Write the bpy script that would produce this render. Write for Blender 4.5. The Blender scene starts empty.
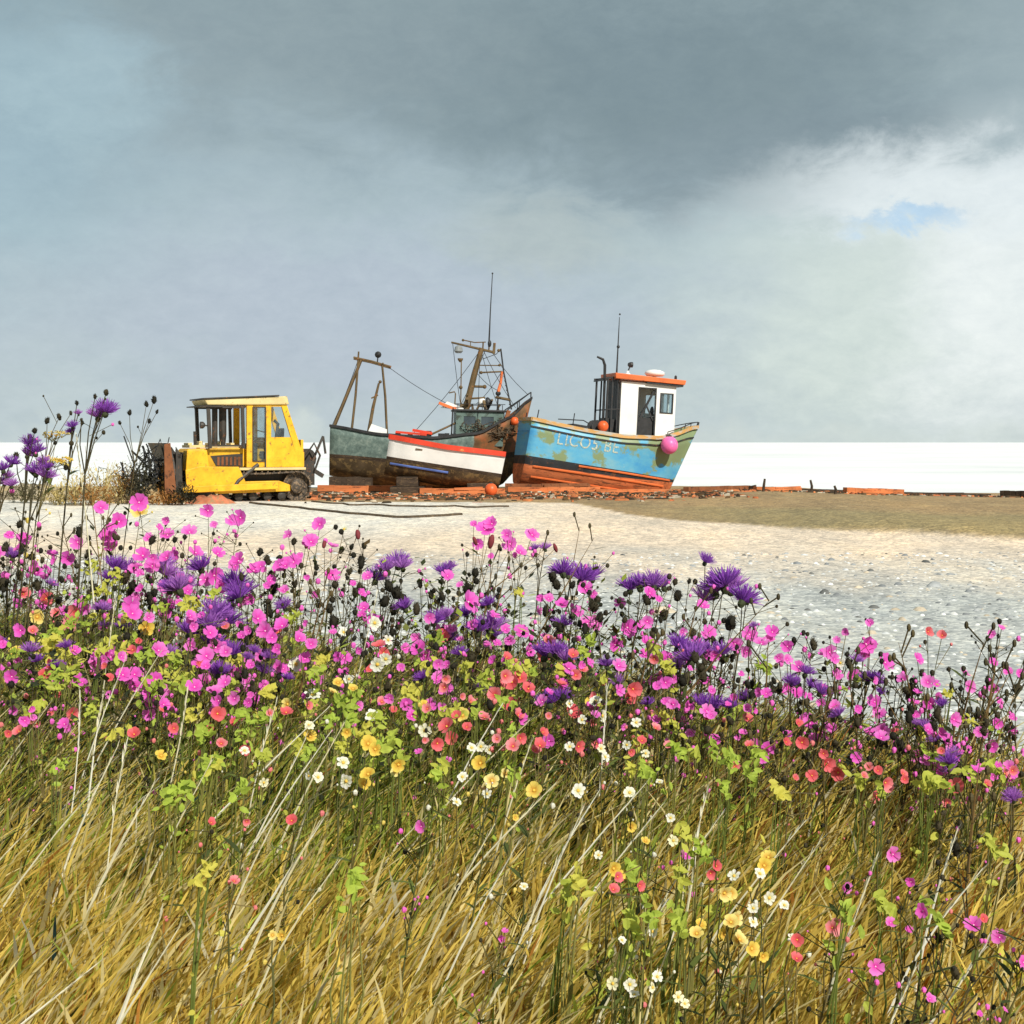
import bpy, bmesh, math, random
import numpy as np
from mathutils import Vector, Matrix, noise as mnoise

random.seed(11); rng = np.random.default_rng(11)
PI = math.pi; R = math.radians
sc = bpy.context.scene
COL = sc.collection
F = 1422.2; CX = 512.0; HZ = 442.0; ZC = 2.1          # focal length in pixels, horizon row, eye height

# ------------------------------------------------------------------ helpers
def at(px, py, d):
    return Vector(((px - CX) / F * d, d, ZC - (py - HZ) / F * d))

def sstep(a, b, x):
    t = max(0.0, min(1.0, (x - a) / (b - a))); return t * t * (3 - 2 * t)

def lerp(a, b, t): return a + (b - a) * t

def interp(pts, x):
    if x <= pts[0][0]: return pts[0][1]
    for (x0, y0), (x1, y1) in zip(pts, pts[1:]):
        if x <= x1:
            t = (x - x0) / (x1 - x0); t = t * t * (3 - 2 * t) * .5 + t * .5
            return y0 + (y1 - y0) * t
    return pts[-1][1]

def srgb(r, g, b):
    f = lambda c: (c / 255 / 12.92) if c / 255 <= .04045 else ((c / 255 + .055) / 1.055) ** 2.4
    return (f(r), f(g), f(b), 1)

def tag(o, label=None, cat=None, group=None, kind=None):
    if label: o['label'] = label
    if cat: o['category'] = cat
    if group: o['group'] = group
    if kind: o['kind'] = kind
    return o

def empty(name, loc, rot=(0, 0, 0)):
    o = bpy.data.objects.new(name, None); COL.objects.link(o)
    o.location = loc; o.rotation_euler = rot; o.empty_display_size = .2
    return o

class MB:
    def __init__(s): s.v = []; s.f = []; s.m = []
    def add(s, vs, fs, mi=0):
        o = len(s.v); s.v += [tuple(p) for p in vs]
        for f in fs: s.f.append(tuple(i + o for i in f)); s.m.append(mi)
        return s
    def box(s, x0, x1, y0, y1, z0, z1, mi=0, M=None):
        vs = [Vector(p) for p in ((x0,y0,z0),(x1,y0,z0),(x1,y1,z0),(x0,y1,z0),(x0,y0,z1),(x1,y0,z1),(x1,y1,z1),(x0,y1,z1))]
        if M: vs = [M @ p for p in vs]
        return s.add(vs, [(0,3,2,1),(4,5,6,7),(0,1,5,4),(1,2,6,5),(2,3,7,6),(3,0,4,7)], mi)
    def beam(s, a, b, w, h=None, mi=0):
        a = Vector(a); b = Vector(b); h = h or w; d = (b - a); L = d.length; d.normalize()
        up = Vector((0, 0, 1)) if abs(d.z) < .95 else Vector((1, 0, 0))
        sx = d.cross(up).normalized(); uz = sx.cross(d).normalized()
        vs = []
        for p in (a, b):
            for i, j in ((-1,-1),(1,-1),(1,1),(-1,1)): vs.append(p + sx * (w/2*i) + uz * (h/2*j))
        return s.add(vs, [(0,1,2,3),(7,6,5,4),(0,4,5,1),(1,5,6,2),(2,6,7,3),(3,7,4,0)], mi)
    def tube(s, pts, rad, n=6, mi=0, cap=True):
        pts = [Vector(p) for p in pts]
        if not isinstance(rad, (list, tuple)): rad = [rad] * len(pts)
        vs = []; fs = []; pu = None
        for i, p in enumerate(pts):
            d = (pts[min(i+1, len(pts)-1)] - pts[max(i-1, 0)])
            if d.length < 1e-9: d = Vector((0,0,1))
            d.normalize()
            if pu is None: pu = Vector((0,1,0)) if abs(d.y) < .9 else Vector((1,0,0))
            sx = d.cross(pu).normalized(); u = sx.cross(d).normalized(); pu = u
            for k in range(n):
                a = 2*PI*k/n; vs.append(p + (sx*math.cos(a) + u*math.sin(a)) * rad[i])
        for i in range(len(pts)-1):
            for k in range(n):
                k2 = (k+1) % n; fs.append((i*n+k, i*n+k2, (i+1)*n+k2, (i+1)*n+k))
        if cap: fs.append(tuple(range(n-1,-1,-1))); fs.append(tuple((len(pts)-1)*n+k for k in range(n)))
        return s.add(vs, fs, mi)
    def prism(s, poly, y0, y1, mi=0):          # polygon in xz, extruded along y
        n = len(poly)
        vs = [(x, y0, z) for x, z in poly] + [(x, y1, z) for x, z in poly]
        fs = [tuple(range(n)), tuple(range(2*n-1, n-1, -1))] + [(i, i+n, (i+1)%n+n, (i+1)%n) for i in range(n)]
        return s.add(vs, fs, mi)
    def ball(s, c, r, nu=10, nv=7, mi=0, jit=0):
        c = Vector(c); rx, ry, rz = r if isinstance(r, (tuple, list)) else (r, r, r)
        vs = [c + Vector((0,0,-rz))]
        for j in range(1, nv):
            b = -PI/2 + PI*j/nv
            for i in range(nu):
                a = 2*PI*i/nu; q = 1 + random.uniform(-jit, jit)
                vs.append(c + Vector((rx*math.cos(b)*math.cos(a), ry*math.cos(b)*math.sin(a), rz*math.sin(b))) * q)
        vs.append(c + Vector((0,0,rz))); fs = []
        for i in range(nu): fs.append((0, 1+(i+1)%nu, 1+i))
        for j in range(nv-2):
            for i in range(nu):
                a = 1+j*nu+i; b = 1+j*nu+(i+1)%nu; fs.append((a, b, b+nu, a+nu))
        l = len(vs)-1; o = 1+(nv-2)*nu
        for i in range(nu): fs.append((o+i, o+(i+1)%nu, l))
        return s.add(vs, fs, mi)
    def lathe(s, prof, axis_o, axis='z', n=16, mi=0):
        o = Vector(axis_o); vs = []; fs = []
        for r, h in prof:
            for k in range(n):
                a = 2*PI*k/n; c, q = r*math.cos(a), r*math.sin(a)
                vs.append(o + (Vector((c,q,h)) if axis=='z' else Vector((c,h,q)) if axis=='y' else Vector((h,c,q))))
        for i in range(len(prof)-1):
            for k in range(n):
                k2=(k+1)%n; fs.append((i*n+k,i*n+k2,(i+1)*n+k2,(i+1)*n+k))
        fs.append(tuple(range(n-1,-1,-1))); fs.append(tuple((len(prof)-1)*n+k for k in range(n)))
        return s.add(vs, fs, mi)
    def mesh(s, name, mats, smooth=False):
        me = bpy.data.meshes.new(name); me.from_pydata(s.v, [], s.f)
        for m in (mats if isinstance(mats, (list, tuple)) else [mats]): me.materials.append(m)
        me.polygons.foreach_set('material_index', s.m)
        if smooth: me.polygons.foreach_set('use_smooth', [True]*len(s.f))
        me.update(); return me
    def build(s, name, mats, parent=None, smooth=False, loc=None, bevel=0):
        me = s.mesh(name, mats, smooth)
        bm = bmesh.new(); bm.from_mesh(me); bmesh.ops.recalc_face_normals(bm, faces=bm.faces); bm.to_mesh(me); bm.free()
        o = bpy.data.objects.new(name, me); COL.objects.link(o)
        if parent: o.parent = parent
        if loc is not None: o.location = loc
        if bevel:
            b = o.modifiers.new('edge', 'BEVEL'); b.width = bevel; b.segments = 2; b.limit_method = 'ANGLE'
        return o

# ------------------------------------------------------------------ materials
def nd(nt, t, **k):
    n = nt.nodes.new(t)
    for a, b in k.items(): setattr(n, a, b)
    return n

def newmat(name):
    m = bpy.data.materials.new(name); m.use_nodes = True; nt = m.node_tree
    return m, nt, nt.nodes['Principled BSDF']

def noisetex(nt, scale, detail=6, rough=.6, coord='Object', vecscale=None):
    tc = nd(nt, 'ShaderNodeTexCoord'); n = nd(nt, 'ShaderNodeTexNoise')
    n.inputs['Scale'].default_value = scale; n.inputs['Detail'].default_value = detail; n.inputs['Roughness'].default_value = rough
    src = tc.outputs[coord]
    if vecscale:
        mp = nd(nt, 'ShaderNodeMapping'); mp.inputs['Scale'].default_value = vecscale
        nt.links.new(src, mp.inputs['Vector']); src = mp.outputs['Vector']
    nt.links.new(src, n.inputs['Vector'])
    return n

def ramp(nt, src, stops):
    r = nd(nt, 'ShaderNodeValToRGB'); e = r.color_ramp.elements
    e[0].position, e[0].color = stops[0]; e[1].position, e[1].color = stops[-1]
    for p, c in stops[1:-1]:
        q = e.new(p); q.color = c
    nt.links.new(src, r.inputs['Fac']); return r

def mix(nt, fac, a, b, mode='MIX'):
    m = nd(nt, 'ShaderNodeMix', data_type='RGBA', blend_type=mode)
    for s, v in ((0, fac), (6, a), (7, b)):
        if hasattr(v, 'is_linked') or isinstance(v, bpy.types.NodeSocket): nt.links.new(v, m.inputs[s])
        else: m.inputs[s].default_value = v
    return m.outputs[2]

def c4(c): return tuple(c) if len(c) == 4 else (*c, 1)
W = (1, 1, 1, 1); B0 = (0, 0, 0, 1)

def paint(name, col, worn=(.12, .05, .02), amount=.35, scale=2.2, rough=.55, var=.25, bump=.25, vec=None, coord='Object', metal=0):
    """weathered paint: a base colour, tone variation, and worn patches of another colour with their own shape"""
    m, nt, p = newmat(name); col = c4(col); worn = c4(worn)
    n1 = noisetex(nt, scale*.7, 5, .6, coord, vec); n2 = noisetex(nt, scale*2.3, 8, .7, coord, vec)
    dk = tuple(c*(1-var) for c in col[:3]) + (1,); lt = tuple(min(1, c*(1+var*.6)+.01) for c in col[:3]) + (1,)
    base = ramp(nt, n1.outputs['Fac'], [(.3, dk), (.52, col), (.72, lt)]).outputs['Color']
    lo = .78 - amount*.5
    msk = ramp(nt, n2.outputs['Fac'], [(lo-.03, B0), (lo+.04, W)]).outputs['Color']
    nt.links.new(mix(nt, msk, base, worn), p.inputs['Base Color'])
    p.inputs['Roughness'].default_value = rough; p.inputs['Metallic'].default_value = metal
    p.inputs['Specular IOR Level'].default_value = .35
    b = nd(nt, 'ShaderNodeBump'); b.inputs['Strength'].default_value = bump; b.inputs['Distance'].default_value = .02
    nt.links.new(n2.outputs['Fac'], b.inputs['Height']); nt.links.new(b.outputs['Normal'], p.inputs['Normal'])
    return m

def leafy(name, col, var=.35, trans=.25, rough=.6, scale=25, col2=None, heart=None):
    """petal and leaf tissue: tone variation between and along petals, some light passes through"""
    m, nt, p = newmat(name); col = c4(col)
    n = noisetex(nt, scale, 3, .6, 'Object')
    oi = nd(nt, 'ShaderNodeObjectInfo')
    dk = tuple(c*(1-var) for c in col[:3]) + (1,)
    a = ramp(nt, n.outputs['Fac'], [(.3, dk), (.6, col)]).outputs['Color']
    if col2:
        f = ramp(nt, oi.outputs['Random'], [(.35, B0), (.95, W)]).outputs['Color']
        a = mix(nt, f, a, c4(col2))
    if heart:                                            # petals deepen towards the heart of the flower and carry fine veins
        tc = nd(nt, 'ShaderNodeTexCoord'); sp = nd(nt, 'ShaderNodeSeparateXYZ'); nt.links.new(tc.outputs['Object'], sp.inputs[0])
        def mt(op, x, y=None):
            q = nd(nt, 'ShaderNodeMath', operation=op)
            for i, v in ((0, x), (1, y)):
                if v is None: continue
                if isinstance(v, bpy.types.NodeSocket): nt.links.new(v, q.inputs[i])
                else: q.inputs[i].default_value = v
            return q.outputs[0]
        rad = mt('SQRT', mt('ADD', mt('MULTIPLY', sp.outputs[0], sp.outputs[0]), mt('MULTIPLY', sp.outputs[1], sp.outputs[1])))
        vein = mt('MULTIPLY', mt('SINE', mt('MULTIPLY', mt('ARCTAN2', sp.outputs[1], sp.outputs[0]), 46)), .07)
        f = ramp(nt, mt('ADD', mt('ADD', rad, vein), mt('MULTIPLY', n.outputs['Fac'], .12)), [(.14, W), (.42, B0)]).outputs['Color']
        a = mix(nt, f, a, c4(heart))
    nt.links.new(a, p.inputs['Base Color']); p.inputs['Roughness'].default_value = rough
    p.inputs['Specular IOR Level'].default_value = .2
    if trans:
        t = nd(nt, 'ShaderNodeBsdfTranslucent'); nt.links.new(a, t.inputs['Color'])
        ms = nd(nt, 'ShaderNodeMixShader'); ms.inputs[0].default_value = trans
        out = nt.nodes['Material Output']
        nt.links.new(p.outputs[0], ms.inputs[1]); nt.links.new(t.outputs[0], ms.inputs[2]); nt.links.new(ms.outputs[0], out.inputs['Surface'])
    return m

def attrmat(name, attr='tone', trans=.25, rough=.65, nscale=9):
    m, nt, p = newmat(name)
    a = nd(nt, 'ShaderNodeAttribute'); a.attribute_name = attr
    n = noisetex(nt, nscale, 4, .6, 'Object')
    k = ramp(nt, n.outputs['Fac'], [(.3, (.72,.72,.72,1)), (.7, (1.15,1.15,1.15,1))]).outputs['Color']
    c = mix(nt, 1.0, a.outputs['Color'], k, 'MULTIPLY')
    nt.links.new(c, p.inputs['Base Color']); p.inputs['Roughness'].default_value = rough; p.inputs['Specular IOR Level'].default_value = .2
    if trans:
        t = nd(nt, 'ShaderNodeBsdfTranslucent'); nt.links.new(c, t.inputs['Color'])
        ms = nd(nt, 'ShaderNodeMixShader'); ms.inputs[0].default_value = trans
        nt.links.new(p.outputs[0], ms.inputs[1]); nt.links.new(t.outputs[0], ms.inputs[2])
        nt.links.new(ms.outputs[0], nt.nodes['Material Output'].inputs['Surface'])
    return m

RUST = (.33, .10, .03); DRUST = (.10, .045, .018)
M = dict(
    dozer=paint('dozer_yellow_paint', (.80, .43, .015), (.30, .15, .03), .34, 3.6, .5, .3),
    dozer_pale=paint('sun_bleached_cream_paint', (.66, .52, .24), (.25, .14, .05), .3, 2.0),
    steel=paint('dark_oily_steel', (.045, .038, .03), (.16, .07, .03), .35, 3, .55, .4),
    blade=paint('scraped_blade_steel', (.06, .06, .055), (.24, .10, .03), .42, 2.2, .5, .4),
    track=paint('muddy_track_steel', (.07, .055, .04), (.22, .15, .09), .5, 6, .7, .5),
    timber=paint('dark_wet_timber', (.055, .035, .02), (.14, .09, .045), .4, 3, .8, .5, vec=(1, 4, 4)),
    rusty=paint('rust_orange_timber', (.62, .19, .06), (.20, .06, .025), .40, 1.6, .8, .4, vec=(.6, 3, 3)),
    rusty2=paint('rust_brown_iron', (.24, .085, .03), (.07, .03, .015), .40, 3, .8, .4),
    mast=paint('weathered_mast', (.13, .085, .035), (.26, .10, .03), .35, 3, .7, .4),
    iron=paint('black_iron', (.03, .03, .03), (.12, .06, .03), .25, 5, .5, .4),
    white=paint('white_gloss_paint', (.83, .82, .77), (.50, .42, .30), .16, 2.0, .45, .12),
    redrail=paint('red_rail_paint', (.72, .06, .025), (.75, .30, .08), .3, 2.0, .45, .2),
    orange=paint('orange_roof_paint', (.75, .17, .045), (.35, .10, .04), .3, 2, .5, .25),
    float_=paint('orange_float_plastic', (.80, .13, .03), (.5, .08, .03), .2, 5, .4, .2),
    pink=paint('pink_buoy_vinyl', (.88, .16, .42), (.9, .45, .6), .3, 5, .35, .15),
    ochre=paint('ochre_rail_paint', (.60, .34, .11), (.46, .44, .38), .52, 1.3, .6, .25, vec=(.5, 2, 2)),
    green=paint('grey_green_hull_paint', (.115, .17, .145), (.05, .065, .05), .5, 1.8, .6, .45),
    boot=paint('black_boot_paint', (.025, .028, .03), (.14, .06, .03), .4, 2.2, .55, .3),
    anti=paint('red_antifouling', (.56, .16, .055), (.20, .07, .03), .45, 1.6, .75, .45, vec=(.5, 2, 3)),
    brown=paint('brown_antifouling', (.085, .055, .025), (.20, .13, .05), .5, 2.2, .8, .5),
    blueline=paint('blue_line_paint', (.10, .16, .42), (.05, .06, .1), .3, 3),
    deck=paint('grey_deck_paint', (.20, .20, .18), (.10, .07, .05), .4, 2),
    grey=paint('grey_gear', (.25, .27, .27), (.12, .08, .05), .3, 4),
    rope=paint('hemp_rope', (.09, .065, .04), (.2, .14, .08), .4, 8, .9),
    letter=paint('worn_cream_lettering', (.62, .62, .46), (.16, .36, .42), .52, 9, .6),
)

def glass(name, col=(.03, .04, .045)):
    m, nt, p = newmat(name)
    n = noisetex(nt, 3, 4)
    nt.links.new(ramp(nt, n.outputs['Fac'], [(.3, (*col, 1)), (.7, (*[c*2.2 for c in col], 1))]).outputs['Color'], p.inputs['Base Color'])
    p.inputs['Roughness'].default_value = .12; p.inputs['Specular IOR Level'].default_value = .6
    return m
def clearglass(name):
    m, nt, p = newmat(name); nt.nodes.remove(p)
    n = noisetex(nt, 4, 5); r = ramp(nt, n.outputs['Fac'], [(.35, (.04,)*3+(1,)), (.75, (.22,)*3+(1,))])
    t = nd(nt, 'ShaderNodeBsdfTransparent'); t.inputs[0].default_value = (.88, .93, .94, 1)
    g = nd(nt, 'ShaderNodeBsdfGlossy'); g.inputs['Roughness'].default_value = .1; g.inputs['Color'].default_value = (.8, .85, .88, 1)
    ms = nd(nt, 'ShaderNodeMixShader'); nt.links.new(r.outputs['Color'], ms.inputs[0])
    nt.links.new(t.outputs[0], ms.inputs[1]); nt.links.new(g.outputs[0], ms.inputs[2])
    nt.links.new(ms.outputs[0], nt.nodes['Material Output'].inputs['Surface'])
    return m
M['glass'] = glass('dark_window_glass'); M['clear'] = clearglass('dusty_clear_glass')

def blue_hull():
    """worn turquoise topsides with olive patches where old paint shows, brighter blue towards the waterline"""
    m, nt, p = newmat('worn_blue_hull_paint')
    n1 = noisetex(nt, 1.1, 5, .6, vecscale=(1, .3, 1.6)); n2 = noisetex(nt, 5, 8, .7); n3 = noisetex(nt, 1.25, 6, .62, vecscale=(1, .2, 1.2))
    tc = nd(nt, 'ShaderNodeTexCoord'); sp = nd(nt, 'ShaderNodeSeparateXYZ'); nt.links.new(tc.outputs['Object'], sp.inputs[0])
    blue = ramp(nt, n1.outputs['Fac'], [(.3, (.05, .30, .60, 1)), (.5, (.11, .41, .60, 1)), (.72, (.22, .46, .52, 1))]).outputs['Color']
    # olive patches: stronger high on the side and towards the bow
    zr = ramp(nt, sp.outputs['Z'], [(.25, (.0,)*3+(1,)), (.95, (.12,)*3+(1,))])
    xr = nd(nt, 'ShaderNodeMapRange'); xr.inputs[1].default_value = 3.4; xr.inputs[2].default_value = 5.8; xr.inputs[3].default_value = 0; xr.inputs[4].default_value = .10
    nt.links.new(sp.outputs['X'], xr.inputs[0])
    s1 = nd(nt, 'ShaderNodeMath', operation='ADD'); nt.links.new(n3.outputs['Fac'], s1.inputs[0]); nt.links.new(zr.outputs['Color'], s1.inputs[1])
    s2 = nd(nt, 'ShaderNodeMath', operation='ADD'); nt.links.new(s1.outputs[0], s2.inputs[0]); nt.links.new(xr.outputs[0], s2.inputs[1])
    om = ramp(nt, s2.outputs[0], [(.565, B0), (.62, W)]).outputs['Color']
    a = mix(nt, om, blue, (.22, .29, .14, 1))
    sm = ramp(nt, n2.outputs['Fac'], [(.66, B0), (.72, W)]).outputs['Color']
    a = mix(nt, sm, a, (.50, .55, .50, 1))
    n5 = noisetex(nt, 2.6, 8, .75, vecscale=(3, 1, .5)); rm = ramp(nt, n5.outputs['Fac'], [(.64, B0), (.72, (.7,)*3+(1,))]).outputs['Color']
    a = mix(nt, rm, a, (.16, .10, .05, 1))
    nt.links.new(a, p.inputs['Base Color']); p.inputs['Roughness'].default_value = .5
    b = nd(nt, 'ShaderNodeBump'); b.inputs['Strength'].default_value = .25; b.inputs['Distance'].default_value = .02
    nt.links.new(n2.outputs['Fac'], b.inputs['Height']); nt.links.new(b.outputs['Normal'], p.inputs['Normal'])
    return m
M['bluehull'] = blue_hull()

def trawler_hull():
    """grey green paint that has gone to brown rust on the forward third"""
    m, nt, p = newmat('green_hull_rusting_at_bow')
    n1 = noisetex(nt, 1.7, 6, .65); n2 = noisetex(nt, 5, 8, .7); n4 = noisetex(nt, 2.4, 6, .7, vecscale=(2.5, 1, .6))
    tc = nd(nt, 'ShaderNodeTexCoord'); sp = nd(nt, 'ShaderNodeSeparateXYZ'); nt.links.new(tc.outputs['Object'], sp.inputs[0])
    g = ramp(nt, n2.outputs['Fac'], [(.3, (.055, .085, .075, 1)), (.5, (.125, .18, .155, 1)), (.72, (.27, .33, .28, 1))]).outputs['Color']
    r = ramp(nt, n1.outputs['Fac'], [(.3, (.055, .03, .014, 1)), (.5, (.17, .085, .03, 1)), (.62, (.32, .10, .03, 1)), (.72, (.12, .06, .025, 1))]).outputs['Color']
    xr = nd(nt, 'ShaderNodeMapRange'); xr.inputs[1].default_value = 4.3; xr.inputs[2].default_value = 6.0; xr.inputs[3].default_value = -.4; xr.inputs[4].default_value = .62
    nt.links.new(sp.outputs['X'], xr.inputs[0])
    s = nd(nt, 'ShaderNodeMath', operation='ADD'); nt.links.new(n4.outputs['Fac'], s.inputs[0]); nt.links.new(xr.outputs[0], s.inputs[1])
    msk = ramp(nt, s.outputs[0], [(.5, B0), (.62, W)]).outputs['Color']
    nt.links.new(mix(nt, msk, g, r), p.inputs['Base Color']); p.inputs['Roughness'].default_value = .7
    b = nd(nt, 'ShaderNodeBump'); b.inputs['Strength'].default_value = .4; b.inputs['Distance'].default_value = .02
    nt.links.new(n2.outputs['Fac'], b.inputs['Height']); nt.links.new(b.outputs['Normal'], p.inputs['Normal'])
    return m
M['trawler'] = trawler_hull()

# ------------------------------------------------------------------ world, sun, camera
def sky_world():
    w = bpy.data.worlds.new('World'); sc.world = w; w.use_nodes = True; nt = w.node_tree
    bg = nt.nodes['Background']; bg.inputs['Strength'].default_value = .10
    L = nt.links.new
    ns = nd(nt, 'ShaderNodeTexSky'); ns.sky_type = 'NISHITA'; ns.sun_disc = False
    ns.sun_elevation = R(SUN_EL); ns.sun_rotation = R(SUN_AZ); ns.air_density = 1; ns.dust_density = 2
    tc = nd(nt, 'ShaderNodeTexCoord'); nrm = nd(nt, 'ShaderNodeVectorMath', operation='NORMALIZE'); L(tc.outputs['Generated'], nrm.inputs[0])
    sp = nd(nt, 'ShaderNodeSeparateXYZ'); L(nrm.outputs[0], sp.inputs[0])
    def mt(op, a, b=None):
        n = nd(nt, 'ShaderNodeMath', operation=op)
        for i, v in ((0, a), (1, b)):
            if v is None: continue
            if isinstance(v, bpy.types.NodeSocket): L(v, n.inputs[i])
            else: n.inputs[i].default_value = v
        return n.outputs[0]
    az = mt('ARCTAN2', sp.outputs['X'], sp.outputs['Y']); el = mt('ARCSINE', sp.outputs['Z'])
    cb = nd(nt, 'ShaderNodeCombineXYZ'); L(az, cb.inputs[0]); L(mt('MULTIPLY', el, 1.7), cb.inputs[1])
    def nz(scale, det, rough=.6, off=0, dist=0, rot=0):
        mp = nd(nt, 'ShaderNodeMapping'); mp.inputs['Location'].default_value = (off, off*.7, 0); mp.inputs['Rotation'].default_value = (0, 0, rot)
        L(cb.outputs[0], mp.inputs['Vector'])
        n = nd(nt, 'ShaderNodeTexNoise'); n.inputs['Scale'].default_value = scale; n.inputs['Detail'].default_value = det
        n.inputs['Roughness'].default_value = rough; n.inputs['Distortion'].default_value = dist; L(mp.outputs[0], n.inputs['Vector'])
        return n.outputs['Fac']
    na = nz(5, 8, .6, 3.1, .3); nb = nz(13, 10, .65, 7.7, .4); nc = nz(38, 10, .7, 1.3, .2)
    waz = mt('ADD', az, mt('ADD', mt('MULTIPLY', mt('SUBTRACT', na, .5), .22), mt('MULTIPLY', mt('SUBTRACT', nb, .5), .10)))
    wel = mt('ADD', el, mt('ADD', mt('MULTIPLY', mt('SUBTRACT', nb, .5), .085), mt('MULTIPLY', mt('SUBTRACT', nc, .5), .030)))
    wel = mt('ADD', wel, mt('MULTIPLY', mt('SUBTRACT', na, .5), .06))
    S = 10.0
    def sc_(c): q = srgb(*c); return tuple(v*S for v in q[:3]) + (1,)
    base = nd(nt, 'ShaderNodeValToRGB')
    stops = [(.0, (202, 213, 211)), (.05, (188, 202, 206)), (.22, (180, 195, 202)), (.42, (174, 192, 198)), (.55, (163, 181, 188)), (.68, (152, 170, 176)), (.85, (144, 162, 167)), (1, (140, 158, 163))]
    e = base.color_ramp.elements
    e[0].position = 0; e[0].color = srgb(*stops[0][1]); e[1].position = 1; e[1].color = srgb(*stops[-1][1])
    for p_, c_ in stops[1:-1]:
        q = e.new(p_); q.color = srgb(*c_)
    L(mt('DIVIDE', wel, .34), base.inputs['Fac'])
    cur = base.outputs['Color']
    blobs = [  # px, py, radius az, radius el, colour, strength, softness
        (330, 320, .26, .085, (180, 191, 204), .75),
        (-10, 150, .17, .13, (154, 182, 194), .6),
        (95, 110, .09, .045, (168, 192, 200), .6),
        (640, 85, .26, .095, (124, 142, 148), .9),
        (350, 60, .16, .05, (142, 158, 163), .5),
        (800, 165, .15, .050, (130, 147, 154), .85),
        (860, 325, .17, .105, (212, 224, 217), .8),
        (1010, 300, .13, .13, (233, 240, 239), .95),
        (940, 205, .17, .040, (225, 234, 236), .9),
        (890, 235, .045, .012, (180, 210, 234), .85),
        (560, 235, .10, .035, (178, 188, 184), .5),
        (1000, 75, .09, .06, (156, 173, 178), .6),
    ]
    for px, py, ra, re, c, s in blobs:
        a0 = (px-CX)/F; e0 = (HZ-py)/F
        dx = mt('DIVIDE', mt('SUBTRACT', waz, a0), ra); dy = mt('DIVIDE', mt('SUBTRACT', wel, e0), re)
        r = mt('SQRT', mt('ADD', mt('MULTIPLY', dx, dx), mt('MULTIPLY', dy, dy)))
        mr = nd(nt, 'ShaderNodeMapRange', interpolation_type='SMOOTHSTEP'); L(r, mr.inputs[0])
        mr.inputs[1].default_value = 1.15; mr.inputs[2].default_value = .25; mr.inputs[3].default_value = 0; mr.inputs[4].default_value = s
        cur = mix(nt, mr.outputs[0], cur, srgb(*c))
    # fine mottling of the cloud deck
    mot = ramp(nt, nc, [(.3, (.93, .94, .95, 1)), (.7, (1.07, 1.06, 1.05, 1))]).outputs['Color']
    cur = mix(nt, 1.0, cur, mot, 'MULTIPLY')
    cur = mix(nt, 1.0, cur, (S, S, S, 1), 'MULTIPLY')
    # a little clear sky above the cloud deck mixes in
    cov = ramp(nt, na, [(.35, (.97,)*3+(1,)), (.75, (.92,)*3+(1,))]).outputs['Color']
    fin = mix(nt, cov, ns.outputs['Color'], cur)
    L(fin, bg.inputs['Color'])

SUN_EL = 39; SUN_AZ = 150        # from behind the camera, over its right shoulder
sky_world()
sd = Vector((math.sin(R(SUN_AZ))*math.cos(R(SUN_EL)), math.cos(R(SUN_AZ))*math.cos(R(SUN_EL)), math.sin(R(SUN_EL))))
sl = bpy.data.lights.new('sun', 'SUN'); sl.energy = 4.6; sl.angle = R(.5); sl.color = (1, .955, .88)
so = bpy.data.objects.new('sun', sl); COL.objects.link(so); so.rotation_euler = sd.to_track_quat('Z', 'Y').to_euler(); so.location = (20, -20, 30)
cam = bpy.data.cameras.new('camera'); cam.lens = 50; cam.sensor_width = 36; cam.clip_end = 20000; cam.clip_start = .05
cam.shift_y = -(512 - HZ) / 1024
co = bpy.data.objects.new('camera', cam); COL.objects.link(co); co.location = (0, 0, ZC); co.rotation_euler = (PI/2, 0, 0); sc.camera = co
sc.view_settings.view_transform = 'Standard'; sc.view_settings.look = 'None'; sc.view_settings.gamma = 1; sc.view_settings.exposure = .08

# ------------------------------------------------------------------ terrain
def edge(x): return max(3.9, min(8.0, 5.7 - (1.25 if x > 0 else .6)*x))
RIDGE = [(1.6, 39.8), (2.9, 34.0), (4.2, 31.2), (6.5, 29.0), (9.7, 26.8), (20, 22)]
def ridge(x):                                       # where the tan bank starts
    return interp(RIDGE, x) if x > 1.6 else 39.8 + .15*(1.6-x)
def H(x, y):
    z = lerp(.15, .40, sstep(14, 40, y))
    r = ridge(x); z += .16*sstep(r-.8, r+1.2, y) * sstep(3, 9, x)
    z -= .42*sstep(2, 19, x)*sstep(36, 52, y)
    z = lerp(1.0, z, sstep(edge(x), edge(x)+2.6, y))
    if y > 54: z = lerp(z, -1.6, sstep(54, 66, y))
    n = mnoise.noise(Vector((x*.35, y*.25, 0)))*.05 + mnoise.noise(Vector((x*1.3, y*1.1, 5)))*.018
    return z + n * (1 if y > 9 else .6)

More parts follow.
